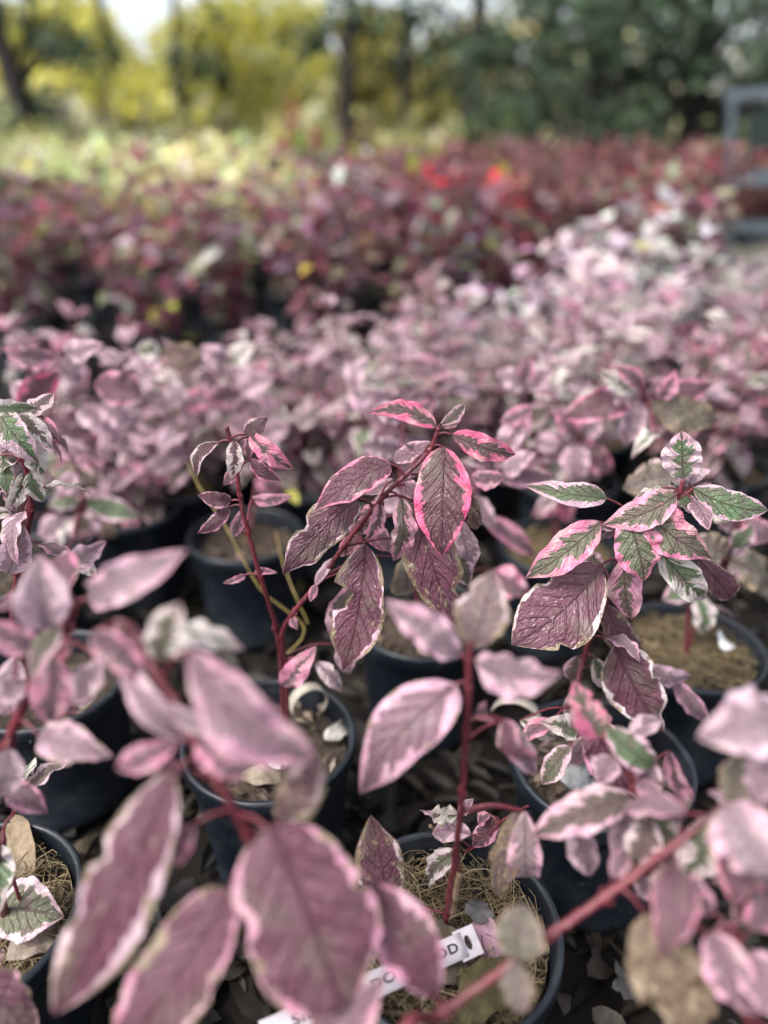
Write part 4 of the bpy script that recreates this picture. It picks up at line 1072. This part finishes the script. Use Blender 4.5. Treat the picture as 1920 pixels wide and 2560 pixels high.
# ------------------------------------------------------------------ trees at the back
def tree(name, label, x, y, trunk_r, H, blobs, pal, lsize, n, limbs=9, seed=0, droop=0.25, group=None, bark=M_BARK):
    rg2 = random.Random(seed); rr = np.random.default_rng(seed)
    root = empty(name, (x, y, 0), label, 'tree', group)
    P = [Vector((rg2.gauss(0, .05) * i, rg2.gauss(0, .05) * i, H * i / 6)) for i in range(7)]; P[0] = Vector((0, 0, -.1))
    V, Fc = tube_data(catmull(P, 3), [trunk_r * (1.25 if i == 0 else 1) * (1 - .75 * i / 18) for i in range(19)], 10)
    mesh_obj('trunk', pydata('trunk', V, Fc), bark, root)
    for b in blobs[:limbs]:
        t = max(.12, min(.9, (b[2] - .5) / H)); i = min(5, int(t * 6)); s = P[i].lerp(P[i + 1], t * 6 - i); e = Vector(b[:3])
        V, Fc = tube_data(catmull([s, s.lerp(e, .5) + Vector((0, 0, .25)), e], 4), [trunk_r * .32 * (1 - .8 * k / 8) for k in range(9)], 6)
        mesh_obj('limb', pydata('limb', V, Fc), bark, root)
    wt = np.array([b[3] ** 2 for b in blobs]); wt = wt / wt.sum()
    ci = rr.choice(len(blobs), n, p=wt); B = np.array(blobs)
    d = rr.normal(size=(n, 3)); d /= np.linalg.norm(d, axis=1, keepdims=True)
    rad = rr.random(n) ** .45
    Pn = B[ci, :3] + d * (rad * B[ci, 3])[:, None] * np.array([1, 1, .62])
    D = d + rr.normal(0, .6, (n, 3)); D[:, 2] -= droop * 2
    N = rr.normal(0, .7, (n, 3)); N[:, 2] += .55; N[:, 1] -= .7
    L = rr.uniform(.6, 1.3, n) * lsize; Wd = L * rr.uniform(.4, .7, n)
    pa = np.array(pal); C = pa[rr.integers(0, len(pa), n)] * rr.uniform(.7, 1.25, (n, 1))
    me = leaf_cloud('crown', Pn, D, N, L, Wd, C, C, M_TREE, .15)
    c = mesh_obj('crown', me, None, root); c['kind'] = 'stuff'
    return root
YEL = [(.88, .83, .14), (.86, .81, .22), (.86, .83, .42), (.88, .79, .12), (.74, .73, .28)]
OLV = [(.38, .36, .11), (.28, .29, .11), (.44, .40, .17), (.22, .21, .11), (.52, .47, .14)]
CON = [(.035, .062, .032), (.055, .10, .048), (.024, .040, .024), (.075, .13, .065), (.045, .06, .03)]
DKC = [(.018, .022, .015), (.03, .035, .022), (.025, .04, .022)]
def px_blobs(x0, Y, items):
    """(u, v, dY, radius) -> blob around a tree standing at (x0, Y)"""
    out = []
    for (u, v, dy, r) in items:
        p = W(u, v, Y + dy); out.append((p.x - x0, dy, p.z, r))
    return out
rt = random.Random(77)
def yel_tree(u, Y, label, items, seed, n=2600, pal=YEL, tr=.09):
    x0 = W(u, 330, Y).x
    extra = [(rt.uniform(-1.0, 1.0), rt.uniform(-.5, .8), rt.uniform(4.4, 5.2), .5) for _ in range(3)]
    tree('yellow_tree', label, x0, Y, tr, 5.0, px_blobs(x0, Y, items) + extra, pal, .17, int(n * 1.4) + 300, 10, seed, group='trees beyond the nursery')
yel_tree(330, 12.5, 'bright yellow tree with low drooping sprays, brightest of the yellow trees', [(300, 235, 0, .45), (380, 215, .4, .5), (250, 200, -.3, .35), (420, 260, 0, .35), (330, 290, .2, .3), (440, 200, .3, .45), (200, 170, .2, .3), (370, 250, -.4, .45), (290, 120, .4, .3), (240, 60, .3, .3), (480, 60, .3, .35), (430, 110, .2, .3)], 1, 2300)
yel_tree(560, 13.5, 'broad yellow tree between the bright yellow tree and the middle trunk', [(540, 150, 0, .5), (750, 60, .3, .4), (800, 150, .3, .35), (760, 20, .2, .35), (600, 200, .3, .55), (650, 130, -.2, .45), (700, 220, .3, .5), (580, 270, 0, .4), (640, 300, .3, .35), (560, 60, 0, .5), (640, 40, .2, .5), (690, 90, .2, .35), (760, 190, 0, .4), (510, 300, .2, .3)], 2, 2600)
yel_tree(90, 13.0, 'yellow tree at the far left beside the dark trunk', [(15, 150, 0, .45), (60, 210, .3, .35), (130, 190, 0, .35), (160, 165, .2, .3), (20, 60, 0, .4), (150, 60, .4, .4), (100, 130, .3, .3), (200, 20, .3, .35), (230, 110, .3, .3), (120, 20, .2, .35)], 3, 1800)
yel_tree(900, 14.5, 'olive-yellow tree right of the middle trunk', [(900, 180, 0, .5), (960, 230, .3, .5), (880, 260, .2, .45), (940, 120, 0, .4), (1040, 200, .3, .5), (1000, 280, 0, .45), (900, 60, 0, .4), (1080, 270, .3, .4), (1090, 140, .2, .35), (1140, 230, .2, .4), (980, 60, .2, .35)], 4, 3400, [(.66, .58, .16), (.56, .50, .17), (.72, .65, .26), (.44, .40, .15)])
yel_tree(1250, 17.0, 'thin pale yellow tree seen through the dark evergreen branches', [(1240, 180, 0, .5), (1320, 240, .3, .6), (1380, 150, 0, .5), (1250, 300, .3, .5), (1400, 270, 0, .5), (1200, 80, 0, .5), (1330, 60, 0, .5)], 5, 1500, [(.66, .58, .20), (.56, .48, .26), (.74, .66, .36)])
def trunk_tree(u, Y, r, label, items, seed, n=900):
    x0 = W(u, 330, Y).x
    extra = [(rt.uniform(-1.6, 1.6), rt.uniform(-1.0, 1.0), rt.uniform(4.2, 6.8), .7) for _ in range(6)]
    tree('evergreen_tree', label, x0, Y, r, 7.5, px_blobs(x0, Y, items) + extra, CON, .17, n * 2 + 900, 12, seed, .35, group='trees beyond the nursery')
trunk_tree(55, 11.5, .17, 'tall evergreen with thick bare dark trunk at the far left', [(30, 20, 0, .3), (120, 90, .3, .35), (160, 120, 0, .35), (40, 290, .2, .35), (110, 280, .5, .35), (250, 130, .4, .3)], 11, 700)
trunk_tree(868, 12.0, .12, 'tall evergreen with slim bare dark trunk in the middle', [(860, 20, 0, .3), (800, 80, .3, .3), (930, 60, .2, .35), (760, 100, .2, .25), (980, 140, .3, .25)], 12, 260)
trunk_tree(1180, 12.0, .13, 'evergreen with dark trunk and sparse boughs right of the middle', [(1180, 120, 0, .35), (1120, 60, .3, .35), (1230, 90, .2, .4), (1150, 200, 0, .3), (1230, 240, .3, .35), (1180, 320, 0, .4), (1060, 110, .3, .3), (1040, 30, .3, .3), (1290, 130, .2, .35)], 13, 650)
trunk_tree(470, 11.8, .06, 'slim evergreen with grey-green boughs crossing the bright yellow trees', [(470, 140, 0, .28), (520, 165, .2, .3), (420, 150, .1, .22), (500, 60, .1, .22), (450, 230, .1, .2), (560, 190, .2, .2)], 14, 170)
trunk_tree(1010, 12.3, .08, 'slim dark evergreen between the middle trunk and the conifers', [(1000, 60, 0, .22), (1060, 150, .2, .2), (960, 170, .1, .2), (1040, 230, .1, .22), (980, 20, .1, .25)], 15, 160)
def conifer(u, Y, label, seed, H=8.5, rad=2.0, n=9000):
    x0 = W(u, 330, Y).x; rg2 = random.Random(seed); bl = []
    z = .35
    while z < H:
        rr_ = rad * (1 - z / H) + .25
        for k in range(5 if z < 4 else 3):
            a_ = rg2.uniform(0, 6.28); q = rg2.uniform(.35, 1.0) * rr_
            bl.append((math.cos(a_) * q, math.sin(a_) * q, z + rg2.uniform(-.15, .15) - .12 * q, rg2.uniform(.3, .55)))
        z += .34
    tree('evergreen_tree', label, x0, Y, .16, H, bl, CON if seed % 2 else CON + DKC, .13, n, 40, seed, .3, group='trees beyond the nursery')
conifer(1480, 11.0, 'dense dark green conifer left of the grey stand', 21)
conifer(1720, 10.5, 'dense dark green conifer behind the grey stand, largest of the conifers', 23, 9, 2.2)
conifer(1960, 12.0, 'dark conifer cut off by the right edge', 24, 9, 2.2, 7000)
conifer(1330, 13.5, 'dark conifer beside the thin pale yellow tree', 26, 8, 1.2, 1500)
# understorey shrubs along the foot of the trees
def bush(u, v, Y, r, pal, label, seed, n=900):
    p = W(u, v, Y); rr = np.random.default_rng(seed)
    root = empty('bush', (p.x, Y, 0), label, 'bush', 'bushes at the foot of the trees')
    d = rr.normal(size=(n, 3)); d /= np.linalg.norm(d, axis=1, keepdims=True); d[:, 2] = np.abs(d[:, 2])
    top = max(.5, p.z)
    Pn = d * (rr.random(n) ** .4)[:, None] * np.array([r, r * .7, top]) * (1 + .25 * np.sin(d[:, :1] * 9 + seed))
    D = d + rr.normal(0, .5, (n, 3)); N = rr.normal(0, .6, (n, 3)); N[:, 2] += .7; N[:, 1] -= .5
    L = rr.uniform(.07, .15, n); pa = np.array(pal); C = pa[rr.integers(0, len(pa), n)] * rr.uniform(.7, 1.2, (n, 1))
    f = mesh_obj('foliage', leaf_cloud('foliage', Pn, D, N, L, L * .55, C, C, M_TREE), None, root); f['kind'] = 'stuff'
    V, Fc = [], []
    for k in range(6):
        a_ = k * 1.05; v_, f_ = tube_data([Vector((0, 0, -.02)), Vector((math.cos(a_) * r * .25, math.sin(a_) * r * .2, top * .4)), Vector((math.cos(a_) * r * .6, math.sin(a_) * r * .45, top * .8))], [.02, .014, .006], 5)
        b = len(V); V += v_; Fc += [tuple(i + b for i in q) for q in f_]
    mesh_obj('branches', pydata('branches', V, Fc), M_BARK, root)
BR = [(.10, .085, .05), (.14, .12, .06), (.08, .07, .045), (.17, .15, .07)]
ORG = [(.42, .16, .06), (.34, .13, .07), (.22, .10, .06)]
GRN = [(.08, .12, .04), (.12, .17, .05), (.20, .24, .08)]
for i, (u, v, Y, r, pal, lab) in enumerate((
    (60, 300, 10.5, .8, GRN, 'dark green bush at the far left under the trees'), (210, 290, 11, .8, BR, 'brown bush under the bright yellow tree, left part'), (330, 300, 10.5, .7, BR, 'brown bush below the bright yellow tree'),
    (440, 310, 10.8, .6, OLV, 'olive bush beside the brown bush in the left half'), (560, 310, 10.5, .7, BR, 'dull brown bush left of the orange bush'), (740, 300, 9.5, .42, ORG, 'orange-brown bush near the middle trunk'),
    (850, 295, 10, .6, ORG[1:] + BR, 'reddish brown bush right of the orange bush'), (960, 310, 10.5, .7, OLV, 'olive bush in the middle under the trees'), (1090, 320, 10.5, .6, OLV, 'olive bush below the sparse evergreen'),
    (1250, 320, 10, .7, GRN, 'green bush at the foot of the conifers'), (1420, 320, 9.5, .8, DKC, 'very dark bush left of the grey stand'), (1620, 330, 9.5, .9, DKC, 'very dark bush behind the grey stand'), (-60, 320, 9.0, .8, OLV, 'olive bush cut by the left edge'),
    (150, 345, 8.6, .8, [(.34, .33, .10), (.28, .28, .10)], 'yellow-green bush in front of the trees at left'), (620, 350, 8.6, .7, [(.34, .33, .10), (.42, .36, .10)], 'yellow-green bush in front of the trees near the middle'), (800, 352, 8.5, .35, [(.16, .30, .06), (.22, .34, .08)], 'small bright green bush below the orange bush'))):
    bush(u, v, Y, r, pal, lab, 500 + i)
# a far wood closing the view
def far_wood():
    rr = np.random.default_rng(9); n = 11000
    x = rr.uniform(-26, 26, n); y = rr.uniform(24, 34, n); z = np.abs(rr.normal(0, 2.1, n)) * (1 + .4 * np.sin(x * .9)) 
    P = np.stack([x, y, z], 1); D = rr.normal(0, 1, (n, 3)); D[:, 2] -= .5; N = rr.normal(0, 1, (n, 3))
    L = rr.uniform(.2, .5, n); pa = np.array([(.66, .64, .32), (.48, .46, .27), (.76, .71, .34), (.38, .41, .25), (.56, .48, .33)])
    C = pa[rr.integers(0, 5, n)] * rr.uniform(.7, 1.2, (n, 1))
    o = mesh_obj('far_wood', leaf_cloud('far_wood', P, D, N, L, L * .6, C, C, M_TREE), None); o['kind'] = 'stuff'
    tag(o, 'far yellowish wood closing the view behind the trees', 'woods')
far_wood()

# ------------------------------------------------------------------ name tags
def ribbon(name, pts, ups, w, mat, parent):
    V, Fc = [], []
    for p, u_ in zip(pts, ups):
        V += [Vector(p) - Vector(u_) * w / 2, Vector(p) + Vector(u_) * w / 2]
    n = len(pts); Fc = [(2 * i, 2 * i + 2, 2 * i + 3, 2 * i + 1) for i in range(n - 1)]
    me = pydata(name, V, Fc); o = mesh_obj(name, me, mat, parent)
    s = o.modifiers.new('thick', 'SOLIDIFY'); s.thickness = .0005; s.offset = 0
    return o
def name_tag():
    A = WZ(655, 2590, .205); B = WZ(1195, 2345, .192)
    root = empty('name_tag', A, 'white plastic name tag with black lettering lying across the straw pot', 'name tag')
    X = (B - A); Ln = X.length; X.normalize()
    N = (Vector((-.1, -.55, 1))); N = (N - X * N.dot(X)).normalized(); Yv = N.cross(X)
    m = Matrix((X, Yv, N)).transposed().to_4x4(); m.translation = A; root.matrix_world = m
    hw = .0092; n = 24
    V = []
    for i in range(n + 1):
        x = Ln * .93 * i / n
        V += [(x, -hw, .004 * math.sin(i / n * 3.1)), (x, hw, .004 * math.sin(i / n * 3.1))]
    Fc = [(2 * i, 2 * i + 2, 2 * i + 3, 2 * i + 1) for i in range(n)]
    o = mesh_obj('strip', pydata('strip', V, Fc), M_TAG, root); s = o.modifiers.new('thick', 'SOLIDIFY'); s.thickness = .0006
    # locking end with a rounded slot
    V = []; Fc = []
    x0, x1 = Ln * .895, Ln
    pts = [(x0, -hw - .002), (x1, -hw - .002), (x1, hw + .002), (x0, hw + .002)]
    arc = [(x0 + .010 + .003 * math.cos(t), .0055 * math.sin(t)) for t in [2 * math.pi * k / 16 for k in range(16)]]
    outer = []
    for k in range(16):
        t = 2 * math.pi * k / 16; c, s_ = math.cos(t), math.sin(t); f = 1 / max(abs(c), abs(s_))
        outer.append(((x0 + x1) / 2 + c * f * (x1 - x0) / 2, s_ * f * (hw + .002)))
    V = [(x, y, -.0004) for x, y in outer] + [(x, y, -.0004) for x, y in arc]
    Fc = [(k, (k + 1) % 16, 16 + (k + 1) % 16, 16 + k) for k in range(16)]
    o = mesh_obj('lock_end', pydata('lock_end', V, Fc, False), M_TAG, root); s = o.modifiers.new('thick', 'SOLIDIFY'); s.thickness = .0006
    fc = bpy.data.curves.new('lettering', 'FONT'); fc.body = 'SIBERIAN DOGWOOD'; fc.offset = .0002; fc.align_y = 'CENTER'
    fc.size = .0096; fc.space_character = 1.1
    t0 = bpy.data.objects.new('lettering_curve', fc); COL.objects.link(t0); bpy.context.view_layer.update()
    lm = bpy.data.meshes.new_from_object(t0.evaluated_get(bpy.context.evaluated_depsgraph_get()))
    wx = t0.dimensions.x; bpy.data.objects.remove(t0); bpy.data.curves.remove(fc)
    k = (Ln * .90 - .024) / wx
    for v in lm.vertices:
        v.co.x = v.co.x * k + .022; v.co.z = .0012 + .004 * math.sin(min(1, v.co.x / (Ln * .93)) * 3.1)
    lm.materials.clear()
    t = mesh_obj('lettering', lm, M_INK, root)
    return root, t, Ln
NT_ROOT, NT_TEXT, NT_LEN = name_tag()
def loop_tag(c, r, w, label, rz, a0, a1):
    root = empty('loop_tag', c, label, 'name tag'); root.rotation_euler.z = rz
    pts, ups = [], []
    for i in range(21):
        t = a0 + (a1 - a0) * i / 20
        pts.append((r * math.cos(t), 0, r * math.sin(t))); ups.append((0, 1, 0))
    ribbon('strip', pts, ups, w, M_LOOP, root)
loop_tag(WZ(770, 1755, .185), .022, .014, 'pale curled tag looped at the foot of the arching plant', .5, -.9, 3.9)
loop_tag(WZ(1290, 1800, .17), .030, .014, 'white curved tag at the left of the green-leaved plant pot', -.35, .4, 2.9)

# ------------------------------------------------------------------ single fallen leaves one can pick out
def fallen(p, az, L, wr, col, label, tilt=(.1, .1), curl=.2, seed=0):
    rg2 = random.Random(seed)
    me = leaf_mesh(L, L * wr, rg2, .08, .25, curl, .22, rg2.uniform(-.4, .4), rg2.uniform(-.06, .06), n=12, m=6)
    me.materials.clear(); mt = FMAT.get(col)
    if mt is None:
        mt = simple_mat('dry_leaf_%d' % len(FMAT), col, .65, .4, 90, .3, .5, 200); FMAT[col] = mt
    me.materials.append(mt)
    o = mesh_obj('fallen_leaf', me, None, None, p); o.rotation_euler = (tilt[0], tilt[1], az)
    tag(o, label, 'fallen leaf')
FMAT = {}
TAN, GRY, OLI, DBR, YLW = (.17, .125, .08), (.15, .145, .15), (.055, .045, .015), (.085, .066, .045), (.45, .40, .05)
fallen(WZ(35, 2035, .19), -1.15, .085, .36, TAN, 'long tan dry leaf lying in the straw pot at bottom left', (.2, .25), .1, 1)
fallen(WZ(1000, 2420, .183), .15, .075, .62, DBR, 'broad brown dry leaf on the straw under the name tag', (.1, .0), .25, 2)
fallen(WZ(1190, 2310, .185), 1.3, .026, .95, (.085, .08, .08), 'small grey leaf scrap in the middle of the straw pot', (.2, .1), .1, 3)
fallen(WZ(1195, 2290, .180), -1.2, .045, .6, (.30, .17, .22), 'small purple-pink fallen leaf beside the grey scrap', (.4, .1), .2, 4)
fallen(WZ(1150, 2560, .180), .7, .075, .5, OLI, 'olive-yellow fallen leaf at the bottom of the straw pot', (.0, -.1), .1, 5)
fallen(WZ(670, 1910, .178), 1.0, .042, .62, (.55, .55, .52), 'pale whitish fallen leaf in the arching plant pot', (.9, .3), .3, 6)
fallen(WZ(590, 1940, .175), .1, .060, .42, (.20, .16, .12), 'brown fallen leaf at the front of the arching plant pot', (.1, .1), .2, 7)
fallen(WZ(640, 1860, .178), -.4, .030, .6, (.62, .60, .56), 'white leaf scrap in the arching plant pot', (.3, .1), .2, 8)
fallen(WZ(810, 1850, .175), .8, .05, .4, (.30, .28, .25), 'grey leaf by the right rim of the arching plant pot', (.3, .1), .3, 9)
fallen(WZ(1800, 1620, .185), 1.0, .055, .5, (.60, .60, .60), 'white fallen leaf on the blurred straw pot at right', (.6, .2), .2, 10)
fallen(WZ(1400, 1950, .18), .2, .045, .7, (.26, .26, .26), 'round grey leaf in the green-leaved plant pot', (.5, .1), .1, 11)
fallen(WZ(15, 2400, .185), .9, .06, .5, (.19, .15, .12), 'grey-brown curled leaf at the front of the bottom left pot', (.2, .2), .4, 12)
for i, (u, v, L, az, col, lab) in enumerate(((1560, 2500, .075, 1.1, (.13, .12, .11), 'long grey fallen leaf on the ground at lower right, beside the tan hanging leaf'), (1480, 2520, .06, -.6, (.17, .14, .11), 'pale brown fallen leaf on the ground at the bottom right of the straw pot'),
    (1470, 2440, .07, .9, (.07, .05, .035), 'dark brown fallen leaf on the ground just right of the straw pot'), (1530, 2470, .035, .4, (.20, .20, .21), 'small light grey leaf on the ground right of the straw pot'), (1410, 2540, .055, 1.5, (.10, .08, .06), 'brown fallen leaf against the foot of the straw pot'),
    (960, 2520, .05, 1.3, (.24, .20, .05), 'yellow speckled leaf on dark ground at the bottom'), (550, 2450, .07, 1.2, (.05, .04, .03), 'dark fallen leaf on the ground between the purple foreground leaves'), (1830, 2280, .06, -1.0, (.08, .075, .06), 'dull fallen leaf on the ground near the right edge'),
    (180, 2120, .06, .5, (.12, .09, .05), 'brown fallen leaf on the ground behind the bottom left pot'))):
    fallen(WZ(u, v, .028), az, L, .4, tuple(c * .36 for c in col), lab, (.45, .25), .7, 40 + i)
for i, (u, v, z, lab) in enumerate(((360, 730, .19, 'bright yellow fallen leaf on a pot in front of the burgundy shrubs'), (12, 730, .19, 'bright yellow fallen leaf at the left edge before the burgundy shrubs'), (682, 825, .22, 'yellow leaf beside the edge of the pink dogwood block'), (495, 845, .12, 'olive-yellow leaf on the dark ground behind the left dogwoods'),
    (165, 935, .42, 'tiny yellow leaf caught on the pink dogwood at left'), (722, 1225, .25, 'yellow-green leaf behind the stem with small purple leaves'), (1585, 615, .5, 'yellow leaf lying on top of the far pink dogwoods'), (330, 640, .3, 'small yellow leaf among the burgundy shrubs'))):
    fallen(WZ(u, v, z), .2 + i, .075 if i not in (4, 5) else .03 + .012 * (i == 5), .45, (.20, .185, .035) if i == 5 else YLW, lab, (.25, .15), .1, 60 + i)
